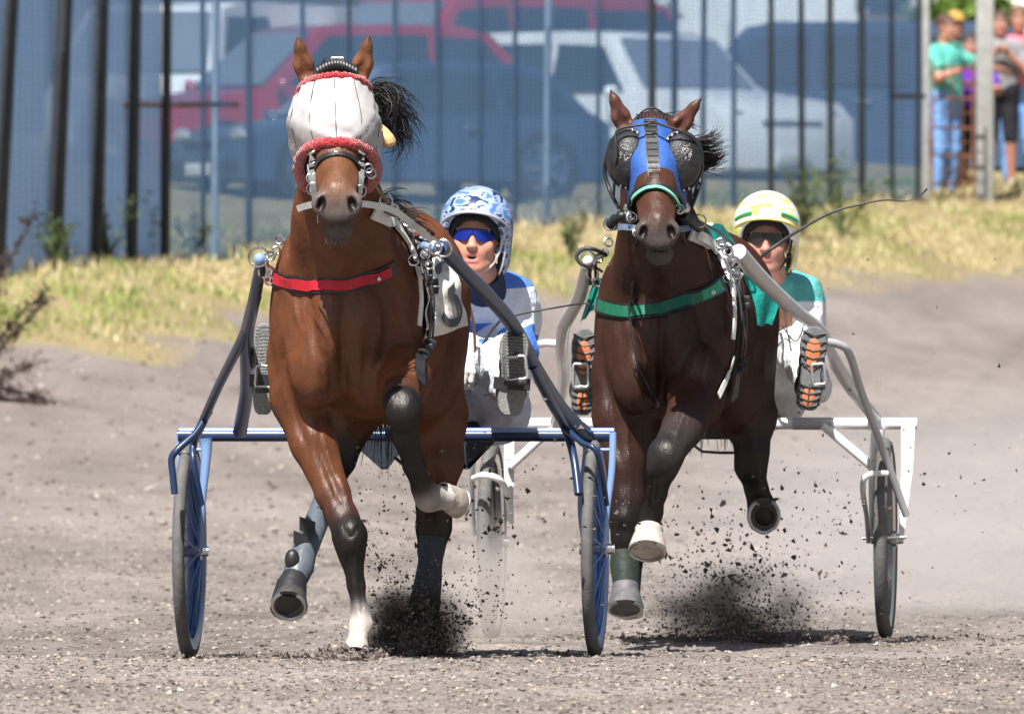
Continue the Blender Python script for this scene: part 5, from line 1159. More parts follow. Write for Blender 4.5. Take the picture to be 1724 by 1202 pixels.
def hand(S, wrist, palm_dir, up, s, col, curl=1.0, side=1):
    """gripping hand: palm plus five bent fingers"""
    d = Vector(palm_dir).normalized(); u = (Vector(up) - d * Vector(up).dot(d)).normalized(); v = d.cross(u) * side; w0 = Vector(wrist)
    pc = w0 + d * .045 * s
    for k in range(4):
        o = v * (.011 * (k - 1.5)) * 1.9 * s; a = pc + o + d * .035 * s * (1 - .12 * abs(k - 1.3)); L = (.040, .045, .042, .033)[k] * s
        S.cone(w0 + o * .6, a, .013 * s, .0115 * s, .008, col)
        b = a + (d * .7 - u * .7 * curl).normalized() * L * .9; c_ = b + (-d * .55 * curl - u * .8).normalized() * L * .7; e = c_ + (-d * .95 - u * .05).normalized() * L * .5
        S.cone(a, b, .0098 * s, .0090 * s, .003, col); S.cone(b, c_, .0090 * s, .0082 * s, .003, col); S.cone(c_, e, .0082 * s, .0070 * s, .003, col)
    t0 = w0 + v * -.022 * s + d * .02 * s; t1 = t0 + (d * .5 - v * .7 - u * .4).normalized() * .035 * s; t2 = t1 + (d * .8 + v * .25 - u * .5).normalized() * .03 * s
    S.cone(t0, t1, .013 * s, .0105 * s, .006, col); S.cone(t1, t2, .0105 * s, .008 * s, .003, col)
def pc(S, a, b, ra, rb, k=.02, col=None): S.cone(P(*a), P(*b), ra * a[2] / FP, rb * b[2] / FP, k, col)

def helmet(parent, q, Rm, s, shellm, trims, ext=1.0):
    """q maps head coordinates to the world"""
    S = Sculpt(); c = q(0, .012, .045)
    S.ell(c, tuple(v * s for v in (.118, .135, .122)), .01, (1, 1, 1), rot=Rm)
    for sx in (-1, 1): S.ell(q(sx * .082, .030, -.045), tuple(v * s for v in (.030, .060, .075)), .03, (1, 1, 1), rot=Rm)
    S.ell(q(0, .075, -.01), tuple(v * s for v in (.085, .05, .08)), .03, (1, 1, 1), rot=Rm)
    S.ell(c, tuple(v * s for v in (.098, .116, .102)), .004, None, True, Rm)
    S.ell(q(0, -.10, -.02), (.098 * s, .10 * s, .098 * s), .01, None, True, Rm); S.box(q(0, -.095, -.10), (.172 * s, .15 * s, .150 * s), .03, None, True, Rm); S.box(q(0, 0, -.12), (.16 * s, .2 * s, .14 * s), .02, None, True, Rm); S.box(q(0, -.08, -.10), (.24 * s, .09 * s, .20 * s), .01, None, True, Rm)
    sh = S.build('helmet', shellm, parent, vox=.0045, smooth=2)
    # peak
    mb = MB(); A = []; B_ = []
    for i in range(17):
        a = -1.25 + 2.5 * i / 16; A.append(q(math.sin(a) * .112, -.118 * math.cos(a) + .012, .028 + .062 * math.cos(a))); e = .024 * math.cos(a * 1.15) + .004; B_.append(q(math.sin(a) * .114, -.122 * math.cos(a) - e + .012, .018 + .058 * math.cos(a)))
    mb.strip(A, B_, .004, [Vector((0, 0, 1))] * 17); mb.build('peak', trims[0], sh)
    mb = MB(); mb.tube(B_, .004, 8); mb.build('peak_edge', trims[1], sh)
    # dark lining and cheek guards
    L = Sculpt(); L.ell(c, tuple(v * s for v in (.099, .117, .103)), .01, rot=Rm)
    for sx in (-1, 1): L.ell(q(sx * .080, .020, -.060), tuple(v * s for v in (.018, .045, .070)), .02, rot=Rm)
    L.ell(c, tuple(v * s for v in (.084, .104, .086)), .004, None, True, Rm); L.ell(q(0, -.10, -.03), (.080 * s, .12 * s, .080 * s), .01, None, True, Rm); L.box(q(0, -.09, -.10), (.146 * s, .17 * s, .150 * s), .03, None, True, Rm); L.box(q(0, .01, -.12), (.135 * s, .16 * s, .2 * s), .02, None, True, Rm)
    L.build('lining', mat('helmet_lining', (.02, .02, .022), .9), sh, vox=.0045)
    for sx in (-1, 1):
        mb = MB(); mb.tube(catmull([q(sx * .090, -.035, .0), q(sx * .082, -.030, -.045), q(sx * .055, -.040, -.095), q(0, -.050, -.128)], 5), .0042, 6); mb.build('chin_strap', trims[2], sh)
        mb = MB(); mb.tube(catmull([q(sx * .098, -.03, .02), q(sx * .100, -.022, -.03), q(sx * .092, -.012, -.085), q(sx * .080, 0, -.115)], 5), .0035, 6); mb.build('edge_trim', trims[1], sh)
    return sh
def shades(parent, q, m1, m2, s=1):
    mb = MB(); A = []; B_ = []
    for i in range(25):
        t = -1 + 2 * i / 24; a = t * 1.18; y = -.100 * math.cos(a) * 1.02 + .004; x = math.sin(a) * .079; top = .024 - .004 * t * t; bot = -.016 + .026 * math.exp(-(t * 7) ** 2) + .014 * t ** 4
        A.append(q(x, y, top)); B_.append(q(x, y - .001, bot))
    nr = [(q(0, -1, 0) - q(0, 0, 0)).normalized()] * 25; mb.strip(A, B_, .003, nr); g_ = mb.build('sunglasses', m1, parent)
    mb = MB(); mb.tube(A, .0022, 6); mb.build('frame', m2, g_)
def boot(parent, px, py, Y, h_, w_, tilt, solem, upm, patch=None, side=1):
    """sole faces the viewer, toe up; h_, w_ in px"""
    k = Y / FP; c = P(px, py, Y); Rt = Matrix.Rotation(tilt, 3, 'Y'); H = h_ * k; W = w_ * k
    prof = [(-.50, .20), (-.47, .34), (-.40, .43), (-.30, .46), (-.18, .43), (-.05, .37), (.08, .41), (.22, .50), (.34, .50), (.43, .40), (.48, .25), (.50, .10)]
    L_ = [(-x, z) for z, x in prof]; Rr_ = [(x * (1.0 if z > 0 else 1), z) for z, x in prof][::-1]; out = L_ + Rr_; mb = MB(); vs = []; n = len(out)
    def pt(x, z, y): return c + Rt @ Vector((x * W, y + (.012 * (2 * abs(z)) ** 3 if z > .2 else 0), z * H))
    for (sc_, y) in ((.90, -.012), (.99, -.006), (1, .004), (.97, .018)):
        for x, z in out: vs.append(pt(x * sc_, z * (1 - (1 - sc_) * .3), y))
    mb.add(vs, [(j * n + i, j * n + (i + 1) % n, (j + 1) * n + (i + 1) % n, (j + 1) * n + i) for j in range(3) for i in range(n)] + [tuple(range(n))[::-1]])
    so_ = mb.build('sole', solem, parent)
    if patch:
        for cz, hh, ww in ((.20, .16, .28), (.06, .10, .20), (-.34, .13, .24)):
            p2 = MB(); p2.ell((0, 0, 0), (ww * W, .004, hh * H), 14); p2.v = [tuple(c + Rt @ (Vector(v) + Vector((0, -.013, cz * H)))) for v in p2.v]; p2.build('sole_patch', patch, so_)
        for z in (.40, .30, .21, .12, .03, -.22, -.30, -.38, -.45):
            p2 = MB(); p2.tube([pt(-.44, z + .03, -.0155), pt(0, z - .01, -.0175), pt(.44, z + .03, -.0155)], .0032, 5); p2.build('tread_groove', m_blk, so_)
        p2 = MB(); p2.tube([pt(0, -.48, -.017), pt(0, -.2, -.017)], .0025, 5); p2.build('tread_groove', m_blk, so_)
    else:
        for i in range(26):
            z = -.44 + .9 * i / 25
            if z < -.02: continue
            w0 = .40 if z < .1 else .44
            p2 = MB()
            p2.tube([pt(-w0 * .9, z, -.0125), pt(-w0 * .45, z - .008, -.0145), pt(0, z, -.0145), pt(w0 * .45, z - .008, -.0145), pt(w0 * .9, z, -.0125)], .0009, 4); p2.build('tread_groove', m_blk, so_)
    if not patch:
        p2 = MB(); p2.strip([pt(-.62, -.06, -.016), pt(0, -.06, -.018), pt(.62, -.06, -.016)], [pt(-.62, -.20, -.016), pt(0, -.20, -.018), pt(.62, -.20, -.016)], .003, [Vector((0, -1, 0))] * 3); p2.build('instep_strap', m_blk, so_)
    U = Sculpt()
    def g(x, y, z): return c + Rt @ Vector((x * W, y, z * H))
    U.cone(g(0, .035, .33), g(0, .05, .10), .36 * W, .38 * W, .03, (1, 1, 1)); U.cone(g(0, .05, .10), g(0, .10, -.22), .38 * W, .42 * W, .04, (1, 1, 1)); U.cone(g(0, .045, -.32), g(0, .10, -.25), .38 * W, .42 * W, .03, (1, 1, 1))
    U.cone(g(0, .10, -.20), g(0, .23, -.05), .42 * W, .46 * W, .03, (1, 1, 1))
    U.box(g(0, -.05, 0), (W * 1.5, .124, H * 1.5), .004, None, True, Rt)
    up_ = U.build('boot', upm, parent, vox=.006); return up_

# ---- driver of the blue sulky
d1 = empty('person', P(810, 722, 40.35), 'driver in blue and white jersey and blue patterned helmet seated on the blue sulky', 'person')
HC1 = P(801, 400, 40.10)
def driver_prims(body, jersey, trous, Tm, hc, yaw, pitch, tilt, mo):
    q, Rm = head_prims(body, hc, 1.0, yaw, pitch, tilt, SKIN, LIP, mo)
    return q, Rm
Bd = Sculpt(); q1, R1 = head_prims(Bd, HC1, 1.0, -.12, -.03, .04, SKIN, LIP, 1)
Bd.cone(q1(0, .03, -.07), P(816, 486, 40.30), .052, .058, .02, SKIN)
J = Sculpt(); T_ = Sculpt()
J.ell(P(820, 545, 40.42), (.165, .12, .17), .05); J.ell(P(812, 620, 40.50), (.145, .12, .15), .05); J.cone(P(772, 500, 40.36), P(862, 506, 40.36), .066, .066, .05)
J.cone(P(816, 488, 40.30), P(818, 505, 40.32), .072, .09, .03)
J.cone(P(862, 510, 40.36), P(872, 590, 40.24), .062, .050, .03); J.cone(P(872, 590, 40.24), P(818, 598, 39.98), .048, .034, .02)
J.cone(P(772, 508, 40.36), P(760, 585, 40.24), .062, .050, .03); J.cone(P(760, 585, 40.24), P(795, 590, 39.96), .048, .034, .02)
T_.ell(P(812, 690, 40.50), (.15, .15, .11), .05); T_.cone(P(835, 690, 40.42), P(842, 612, 39.92), .088, .066, .04); T_.cone(P(842, 612, 39.92), P(858, 660, 39.40), .062, .046, .03)
T_.cone(P(790, 690, 40.42), P(700, 640, 39.92), .088, .066, .04); T_.cone(P(700, 640, 39.92), P(480, 660, 39.44), .062, .046, .03)
for p in J.p + T_.p: Bd.p.append(p[:3] + ((p[3] * .8, p[4] * .8) if p[0] == 'c' else (p[3], p[4])) + (p[5], SKIN) + p[7:]) if p[0] == 'c' else Bd.p.append(('e', p[1], p[2] * .85, p[3], None, p[5], SKIN, False, None))
GL = (.62, .62, .60)
hand(Bd, P(812, 600, 39.97), (-.55, -.45, -.5), (.1, -.6, .8), 1.05, GL, 1, 1); hand(Bd, P(796, 592, 39.95), (-.3, -.5, -.6), (.1, -.6, .8), 1.05, GL, 1, -1)
Bd.build('body', m_skin, d1, vox=.0036, smooth=1, cs=.0022)
def jersey_mat(name, c1, c2, scale, thr, extra=None):
    m = bpy.data.materials.new(name); m.use_nodes = True; n = m.node_tree.nodes; l = m.node_tree.links; b = n['Principled BSDF']; b.inputs['Roughness'].default_value = .65; b.inputs['Specular IOR Level'].default_value = .3
    tc = n.new('ShaderNodeTexCoord'); mp = n.new('ShaderNodeMapping'); mp.inputs['Rotation'].default_value = (0, .55, 0); mp.inputs['Scale'].default_value = (1.2, 1, 2.2); l.new(tc.outputs['Object'], mp.inputs[0])
    v = n.new('ShaderNodeTexNoise'); v.inputs['Scale'].default_value = scale; v.inputs['Detail'].default_value = .5; v.inputs['Distortion'].default_value = .6; l.new(mp.outputs[0], v.inputs[0])
    r = n.new('ShaderNodeValToRGB'); r.color_ramp.interpolation = 'CONSTANT'; r.color_ramp.elements[0].color = (*c1, 1); r.color_ramp.elements[1].position = thr; r.color_ramp.elements[1].color = (*c2, 1)
    if extra:
        e = r.color_ramp.elements.new(extra[0]); e.color = (*extra[1], 1)
    l.new(v.outputs['Fac'], r.inputs[0]); l.new(r.outputs[0], b.inputs['Base Color'])
    nz = n.new('ShaderNodeTexNoise'); nz.inputs['Scale'].default_value = 16; nz.inputs['Detail'].default_value = 2; l.new(tc.outputs['Object'], nz.inputs[0]); bp = n.new('ShaderNodeBump'); bp.inputs['Distance'].default_value = .022; l.new(nz.outputs[0], bp.inputs['Height']); l.new(bp.outputs[0], b.inputs['Normal'])
    return m
J.p = [p[:6] + ((1, 1, 1),) + p[7:] for p in J.p]
J.build('jersey', jersey_mat('blue_white_jersey', (.08, .19, .58), (.66, .70, .76), 5.2, .43), d1, vox=.006, inflate=.010, fold=(.013, 9, 6, 9))
T_.build('trousers', mat('pale_grey_trousers', (.50, .52, .58), .75, .2, noise=(10, .1), bump=(22, .03)), d1, vox=.006, inflate=.010, fold=(.013, 9, 6, 9))
mb = MB(); mb.tube([P(812, 462, 40.22), P(815, 474, 40.24), P(818, 492, 40.28)], [.064, .066, .070], 20); mb.build('collar', mat('navy_collar', (.015, .025, .06), .7), d1)
def camo(name, a, b, c, sc=22):
    m = bpy.data.materials.new(name); m.use_nodes = True; n = m.node_tree.nodes; l = m.node_tree.links; bs = n['Principled BSDF']; bs.inputs['Roughness'].default_value = .3; bs.inputs['Coat Weight'].default_value = .5; bs.inputs['Coat Roughness'].default_value = .15
    tc = n.new('ShaderNodeTexCoord'); mp = n.new('ShaderNodeMapping'); mp.inputs['Scale'].default_value = (.7, .7, 1.3); l.new(tc.outputs['Object'], mp.inputs[0]); v = n.new('ShaderNodeTexNoise'); v.inputs['Scale'].default_value = sc; v.inputs['Detail'].default_value = 5; v.inputs['Distortion'].default_value = 1.5; l.new(mp.outputs[0], v.inputs[0])
    r = n.new('ShaderNodeValToRGB'); r.color_ramp.interpolation = 'CONSTANT'; r.color_ramp.elements[0].color = (*a, 1); r.color_ramp.elements[1].position = .44; r.color_ramp.elements[1].color = (*b, 1); e = r.color_ramp.elements.new(.56); e.color = (*c, 1)
    l.new(v.outputs['Fac'], r.inputs[0]); l.new(r.outputs[0], bs.inputs['Base Color']); return m
m_silv = mat('silver_trim', (.55, .56, .6), .35, .5, metal=.4)
hm = helmet(d1, q1, R1, 1, camo('blue_pattern_shell', (.012, .025, .09), (.30, .38, .52), (.08, .17, .42)), (mat('peak_grey', (.30, .32, .38), .4), m_silv, m_silv))
shades(d1, q1, mat('blue_mirror_lens', (.02, .045, .42), .10, .8, metal=.7), m_blk)
m_sole = mat('grey_rubber_sole', (.20, .205, .20), .9, .15, noise=(160, .35), bump=(200, .003))
boot(d1, 444, 621, 39.08, 154, 38, .02, m_sole, m_blk); boot(d1, 863, 627, 39.02, 146, 50, .06, m_sole, m_blk)

# ---- driver of the white sulky
d2 = empty('person', P(1290, 705, 43.6), 'driver in teal and white with a white and yellow helmet seated on the white sulky', 'person')
HC2 = P(1290, 402, 43.35); Bd2 = Sculpt(); q2, R2 = head_prims(Bd2, HC2, 1.0, -.04, .06, .03, (.42, .215, .16), (.36, .13, .12), 0)
Bd2.cone(q2(0, .03, -.07), P(1300, 478, 43.55), .052, .058, .02, SKIN)
J2 = Sculpt(); T2_ = Sculpt(); W2 = Sculpt()
J2.ell(P(1306, 540, 43.68), (.165, .12, .17), .05); J2.ell(P(1300, 610, 43.72), (.15, .12, .15), .05); J2.cone(P(1256, 498, 43.62), P(1346, 500, 43.62), .066, .066, .05); J2.cone(P(1300, 480, 43.55), P(1302, 500, 43.58), .072, .09, .03)
J2.cone(P(1346, 502, 43.6), P(1356, 585, 43.45), .064, .052, .03); J2.cone(P(1356, 585, 43.45), P(1316, 566, 43.15), .048, .034, .02)
J2.cone(P(1256, 502, 43.6), P(1248, 585, 43.5), .062, .050, .03); J2.cone(P(1248, 585, 43.5), P(1290, 570, 43.15), .046, .034, .02)
T2_.ell(P(1290, 672, 43.75), (.13, .15, .10), .05); T2_.cone(P(1312, 660, 43.65), P(1340, 590, 43.1), .078, .062, .04); T2_.cone(P(1340, 590, 43.1), P(1372, 650, 42.5), .062, .046, .03)
T2_.cone(P(1278, 670, 43.65), P(1180, 620, 43.1), .088, .066, .04); T2_.cone(P(1180, 620, 43.1), P(1000, 650, 42.5), .062, .046, .03)
for p in J2.p + T2_.p: Bd2.p.append(p[:3] + (p[3] * .8, p[4] * .8, p[5], SKIN) + p[7:]) if p[0] == 'c' else Bd2.p.append(('e', p[1], p[2] * .85, p[3], None, p[5], SKIN, False, None))
HS = (.33, .15, .095)
hand(Bd2, P(1318, 562, 43.13), (-.15, -.5, .7), (.2, -.8, -.3), 1.12, HS, 1, 1); hand(Bd2, P(1302, 552, 43.10), (-.05, -.5, .75), (.2, -.8, -.3), 1.12, HS, 1, -1)
Bd2.build('body', m_skin, d2, vox=.0042, smooth=1, cs=.0022)
def split_mat(name, top, low, z0, soft=.02, bump=.02):
    m = bpy.data.materials.new(name); m.use_nodes = True; n = m.node_tree.nodes; l = m.node_tree.links; b = n['Principled BSDF']; b.inputs['Roughness'].default_value = .6; b.inputs['Specular IOR Level'].default_value = .3
    tc = n.new('ShaderNodeTexCoord'); sp = n.new('ShaderNodeSeparateXYZ'); l.new(tc.outputs['Object'], sp.inputs[0]); r = n.new('ShaderNodeMapRange'); r.inputs[1].default_value = z0 - soft; r.inputs[2].default_value = z0 + soft; l.new(sp.outputs[2], r.inputs[0])
    mx = n.new('ShaderNodeMix'); mx.data_type = 'RGBA'; mx.inputs[6].default_value = (*low, 1); mx.inputs[7].default_value = (*top, 1); l.new(r.outputs[0], mx.inputs[0]); l.new(mx.outputs[2], b.inputs['Base Color'])
    nz = n.new('ShaderNodeTexNoise'); nz.inputs['Scale'].default_value = 15; nz.inputs['Detail'].default_value = 2; l.new(tc.outputs['Object'], nz.inputs[0]); bp = n.new('ShaderNodeBump'); bp.inputs['Distance'].default_value = bump; l.new(nz.outputs[0], bp.inputs['Height']); l.new(bp.outputs[0], b.inputs['Normal'])
    return m
zz = P(1340, 508, 43.6).z - wpos(d2).z
J2.p = [p[:6] + ((1, 1, 1),) + p[7:] for p in J2.p]
J2.build('jacket', split_mat('teal_white_jacket', (.10, .40, .38), (.72, .72, .72), zz, .004), d2, vox=.006, inflate=.010, fold=(.013, 9, 6, 9))
T2_.build('trousers', mat('white_trousers', (.62, .62, .62), .75, .2, noise=(10, .08), bump=(22, .03)), d2, vox=.006, inflate=.010, fold=(.013, 9, 6, 9))
mb = MB(); mb.tube([P(1300, 470, 43.52), P(1302, 484, 43.55)], [.064, .076], 18); mb.build('collar', mat('teal_collar', (.02, .22, .19), .6), d2)
hm2 = helmet(d2, q2, R2, 1, camo('white_yellow_shell', (.66, .62, .10), (.75, .75, .72), (.62, .60, .14), 9), (mat('peak_white', (.72, .72, .70), .4), mat('yellow_trim', (.62, .50, .10), .45), m_blk))
mb = MB()
for i in range(15):
    a = -1.1 + 2.2 * i / 14
c_ = [q2(math.sin(a) * .117, -.128 * math.cos(a) + .010, .040 + .062 * math.cos(a)) for a in [-1.15 + 2.3 * i / 20 for i in range(21)]]
mb.tube(c_[:7], .006, 6); mb.build('green_flash', mat('green_yellow_flash', (.04, .38, .14), .4), hm2)
mb = MB(); mb.tube(c_[-7:], .006, 6); mb.build('green_flash', mat('green_yellow_flash'), hm2)
shades(d2, q2, mat('dark_lens', (.015, .015, .018), .12, .6), m_blk)
m_or = mat('orange_rubber', (.46, .15, .06), .7, bump=(60, .002)); m_sole2 = mat('charcoal_rubber_sole', (.13, .135, .14), .85, .2, noise=(50, .3), bump=(120, .002))
boot(d2, 982, 626, 42.15, 146, 42, .03, m_sole2, m_blk, m_or); boot(d2, 1366, 620, 42.15, 142, 46, .10, m_sole2, m_blk, m_or)

# ---- whips and reins
def thing_tube(name, label, cat, pts, r, m, n=6, nn=8):
    c = catmull([P(*p) for p in pts], n); rr_ = interp(r, n) if hasattr(r, '__len__') else r; mb = MB(); mb.tube(c, rr_, nn); return tag(mb.build(name, m), label, cat)
thing_tube('whip', 'short thin black whip held out by the driver in blue and white', 'whip', [(800, 602, 39.90), (838, 544, 39.9), (870, 530, 39.9), (930, 519, 39.9), (985, 511, 39.85), (996, 518, 39.85)], [.005, .0045, .004, .003, .0025, .0015], m_blk)
thing_tube('whip', 'long black whip of the driver in teal curving up to the right', 'whip', [(1310, 550, 43.0), (1262, 452, 42.9), (1276, 438, 42.95), (1300, 418, 43.0), (1345, 388, 43.0), (1400, 358, 43.0), (1450, 344, 43.0), (1490, 337, 43.0), (1525, 339, 43.0), (1548, 330, 43.0), (1561, 318, 43.0)], [.006, .006, .006, .006, .0055, .005, .004, .0035, .002, .0018, .004], m_blk)
thing_tube('reins', 'tan leather reins running back from the masked horse to its driver', 'reins', [(622, 292, 37.62), (640, 325, 37.9), (664, 350, 38.1), (700, 372, 38.8), (745, 410, 39.3), (792, 520, 39.8), (800, 596, 39.92)], .005, mat('tan_rein', (.22, .12, .06), .6))
thing_tube('reins', 'dark reins running back from the blue-hooded horse to its driver', 'reins', [(1176, 372, 41.0), (1215, 395, 41.4), (1260, 440, 42.2), (1300, 500, 42.8), (1310, 540, 43.05)], .005, m_blk)
thing_tube('reins_end', 'thin black rein loop hanging from the hands of the teal driver', 'reins', [(1316, 548, 43.0), (1340, 575, 42.9), (1352, 540, 42.9), (1322, 520, 42.95), (1335, 600, 42.8), (1362, 650, 42.6)], .0025, m_blk)

# ---- spectators in the gap on the right (far and small)
def spectator(label, px, ybot, Y, h, top, low, pose, hair, seed, cap=None, shorts=False, parts=True, turn=0):
    base = P(px, ybot, Y); e_ = empty('person', base, label, 'person', 'spectators at the gate'); s = h / 1.75; Rt = Matrix.Rotation(turn, 3, 'Z')
    def w_(x, y, z): return base + Rt @ (Vector((x, y, z)) * s)
    S = Sculpt(); sk = (.42, .2, .14); q, Rm = head_prims(S, w_(0, -.03, 1.62), s, turn, .05, 0, sk, LIP, 0, hair)
    S.cone(w_(0, 0, 1.42), w_(0, -.01, 1.54), .06 * s, .055 * s, .02, sk)
    tor = [((-.15, 0, 1.38), (.15, 0, 1.38), .075, .075), ((0, 0, 1.33), (0, 0, 1.0), .14, .13), ((-.05, 0, 1.3), (-.05, 0, 1.0), .13, .13), ((.05, 0, 1.3), (.05, 0, 1.0), .13, .13)]
    arms = []; 
    for sx, (el, ha) in zip((-1, 1), pose): arms.append([((sx * .19, 0, 1.37), el, .055, .045), (el, ha, .042, .030)])
    legs = []
    for sx in (-1, 1): legs.append([((sx * .09, 0, .92), (sx * .10, -.02, .50), .088, .062), ((sx * .10, -.02, .50), (sx * .11, .02, .10), .058, .040)])
    def add(Sx, l, col, k=.03):
        for a, b, ra, rb in l: Sx.cone(w_(*a), w_(*b), ra * s, rb * s, k, col)
    add(S, [(a, b, ra * .85, rb * .85) for a, b, ra, rb in tor], sk); 
    for a in arms:
        add(S, a, sk); hd = w_(*a[1][1]); d = (w_(*a[1][1]) - w_(*a[1][0])); hand(S, hd, d, Vector((0, 0, 1)), s, sk, .6)
    for l in legs: add(S, l, sk); S.cone(w_(l[1][1][0], .03, .05), w_(l[1][1][0], -.14, .035), .045 * s, .035 * s, .02, (.5, .5, .5))
    S.build('body', m_skin, e_, vox=.011, smooth=1, cs=.006)
    S = Sculpt(); add(S, tor, (1, 1, 1)); 
    for a in arms: add(S, [(a[0][0], tuple((Vector(a[0][0]) * .35 + Vector(a[0][1]) * .65)), .062, .060)], (1, 1, 1))
    S.build('shirt', top, e_, vox=.012, inflate=.008)
    S = Sculpt(); add(S, [((-.06, 0, .98), (.06, 0, .98), .13, .13)], (1, 1, 1))
    for l in legs: add(S, l[:1] if shorts else l, (1, 1, 1))
    S.build('shorts' if shorts else 'trousers', low, e_, vox=.012, inflate=.012)
    if cap: 
        S = Sculpt(); S.ell(q(0, .01, .065), (.088 * s, .105 * s, .07 * s), .01, (1, 1, 1), rot=Rm); S.ell(q(0, -.09, .055), (.06 * s, .07 * s, .012 * s), .015, (1, 1, 1), rot=Rm); S.build('cap', cap, e_, vox=.008)
    else:
        S = Sculpt(); S.ell(q(0, .03, .05), (.088 * s, .095 * s, .085 * s), .01, (1, 1, 1), rot=Rm); S.build('hair', mat('hair_' + str(seed), hair, .7, noise=(40, .4)), e_, vox=.009)
def sm(n, c): return mat(n, c, .8, .2, noise=(6, .15), bump=(14, .03))
tealm = sm('teal_shirt', (.10, .42, .35)); jean = sm('blue_jeans', (.16, .32, .62)); pur = sm('purple_shirt', (.13, .03, .38)); nav = sm('navy_shorts', (.02, .03, .05)); grys = sm('patterned_grey_shirt', (.22, .22, .23)); pink = sm('pink_shirt', (.55, .16, .22)); blks = sm('black_trousers', (.02, .02, .025))
fold = [((-.28, -.12, 1.14), (-.02, -.24, 1.22)), ((.28, -.12, 1.14), (.06, -.26, 1.20))]
spectator('man in a teal shirt and light blue jeans stretching his arm over the gate', 1590, 340, 114.2, 1.72, tealm, jean, [((-.24, -.12, 1.15), (-.10, -.25, 1.22)), ((.36, -.16, 1.26), (.60, -.20, 1.24))], (.06, .035, .02), 1, turn=.9)
spectator('man with an orange cap close behind the man in teal', 1606, 330, 115.0, 1.70, sm('dark_green_shirt', (.05, .16, .13)), nav, fold, (.2, .1, .04), 2, cap=sm('orange_cap', (.42, .25, .07)), shorts=True, turn=.4)
spectator('person in a purple top and dark shorts beside the wide concrete post', 1634, 335, 114.8, 1.52, pur, nav, fold, (.03, .02, .02), 3, shorts=True)
spectator('woman in a grey patterned shirt right of the wide concrete post', 1684, 318, 116, 1.66, grys, blks, [((-.26, -.12, 1.14), (-.04, -.24, 1.34)), ((.26, -.12, 1.14), (.04, -.24, 1.34))], (.05, .03, .02), 4, shorts=True)
spectator('person in a pink top at the right edge of the picture', 1716, 322, 117, 1.74, pink, jean, fold, (.12, .06, .03), 5)

# ---- a roadside marquee wall, only its white top edge shows above the people
mb = MB(); mb.box(P(1690, 190, 135) + Vector((.6, 0, 1.0)), (3.2, 2.0, 3.4), bev=.05); bx_ = empty('site_cabin', P(1690, 300, 135), 'white site cabin behind the people at the right edge', 'cabin'); mb.build('wall', mat('white_sheet_steel', (.7, .7, .7), .5, noise=(3, .05)), bx_)
mb = MB(); mb.box(P(1690, 190, 135) + Vector((.6, 0, 2.75)), (3.4, 2.2, .1), bev=.02); mb.build('roof', mat('grey_roof', (.35, .36, .38), .6), bx_)
mb = MB(); mb.box(P(1702, 130, 134) + Vector((.2, .0, 0)), (.7, .06, .6), bev=.01); mb.build('window', mat('car_glass'), bx_)

# ---------------------------------------------------------------- flying dirt and dust
def spray(N, px, py, Y, sx, sy, sY, smin, smax, seed, pw=3, up=1.0, cols=((.10, .085, .075), (.14, .12, .105), (.07, .06, .053), (.20, .175, .155))):
    g = np.random.default_rng(seed); k = Y / FP; r = np.abs(g.normal(0, 1, N)); a = g.uniform(0, math.pi, N)
    X = (px - 862) * k + np.cos(a) * r * sx * k; Z = CAMZ - (py - HY) * k + np.sin(a) * r * sy * k * up; YY = Y + g.normal(0, sY, N)
    s = smin + (smax - smin) * g.random(N) ** pw; Z = np.maximum(Z, ground(X, YY) + s * .3)
    return chips(N, X, YY, s, Z, np.array(cols)[g.integers(0, len(cols), N)] * g.uniform(.7, 1.3, (N, 1)), seed, 1.0)
def emit(name, label, lst):
    Vs, Fs, Cs, o_ = [], [], [], 0
    for v, f, c in lst: Vs.append(v); Fs.append(f + o_); Cs.append(c); o_ += len(v)
    return tag(fastmesh(name, np.concatenate(Vs), np.concatenate(Fs), m_clod, np.concatenate(Cs)), label, 'flying dirt', kind='stuff')
emit('flying_dirt', 'dark dirt kicked up by the hind hoof of the masked horse', [spray(17000, 696, 1100, 39.15, 44, 56, .10, .0009, .0055, 31, 4), spray(700, 790, 1050, 39.2, 80, 150, .25, .001, .0075, 32, 3.5), spray(160, 830, 900, 39.3, 90, 160, .3, .0015, .012, 33, 4), spray(500, 640, 960, 39.2, 60, 150, .2, .001, .006, 37, 3), spray(60, 1000, 890, 39.6, 60, 120, .3, .002, .012, 38, 4)])
emit('flying_dirt', 'scattered clods of dirt thrown up under the dark bay horse', [spray(7500, 1235, 1075, 42.6, 110, 80, .25, .0009, .006, 34, 4), spray(1000, 1240, 980, 42.6, 150, 130, .35, .001, .011, 35, 5.5), spray(420, 1420, 900, 42.8, 190, 220, .4, .001, .008, 36, 4), spray(60, 1400, 520, 42.8, 220, 260, .4, .001, .006, 39, 4)])
emit('dirt_clods', 'small ridge of loose dirt around the white-footed front hoof and wheel tracks', [spray(1500, 585, 1108, 38.0, 34, 8, .08, .002, .012, 41, 2.5, cols=((.13, .11, .10), (.20, .17, .15), (.08, .065, .06))), spray(1600, 620, 1107, 39.9, 260, 4, .05, .002, .009, 42, 2.5, cols=((.13, .11, .10), (.20, .17, .15), (.08, .065, .06))), spray(1200, 1330, 1077, 43.0, 260, 4, .06, .002, .010, 43, 2.5, cols=((.13, .11, .10), (.18, .15, .13), (.07, .06, .05)))])
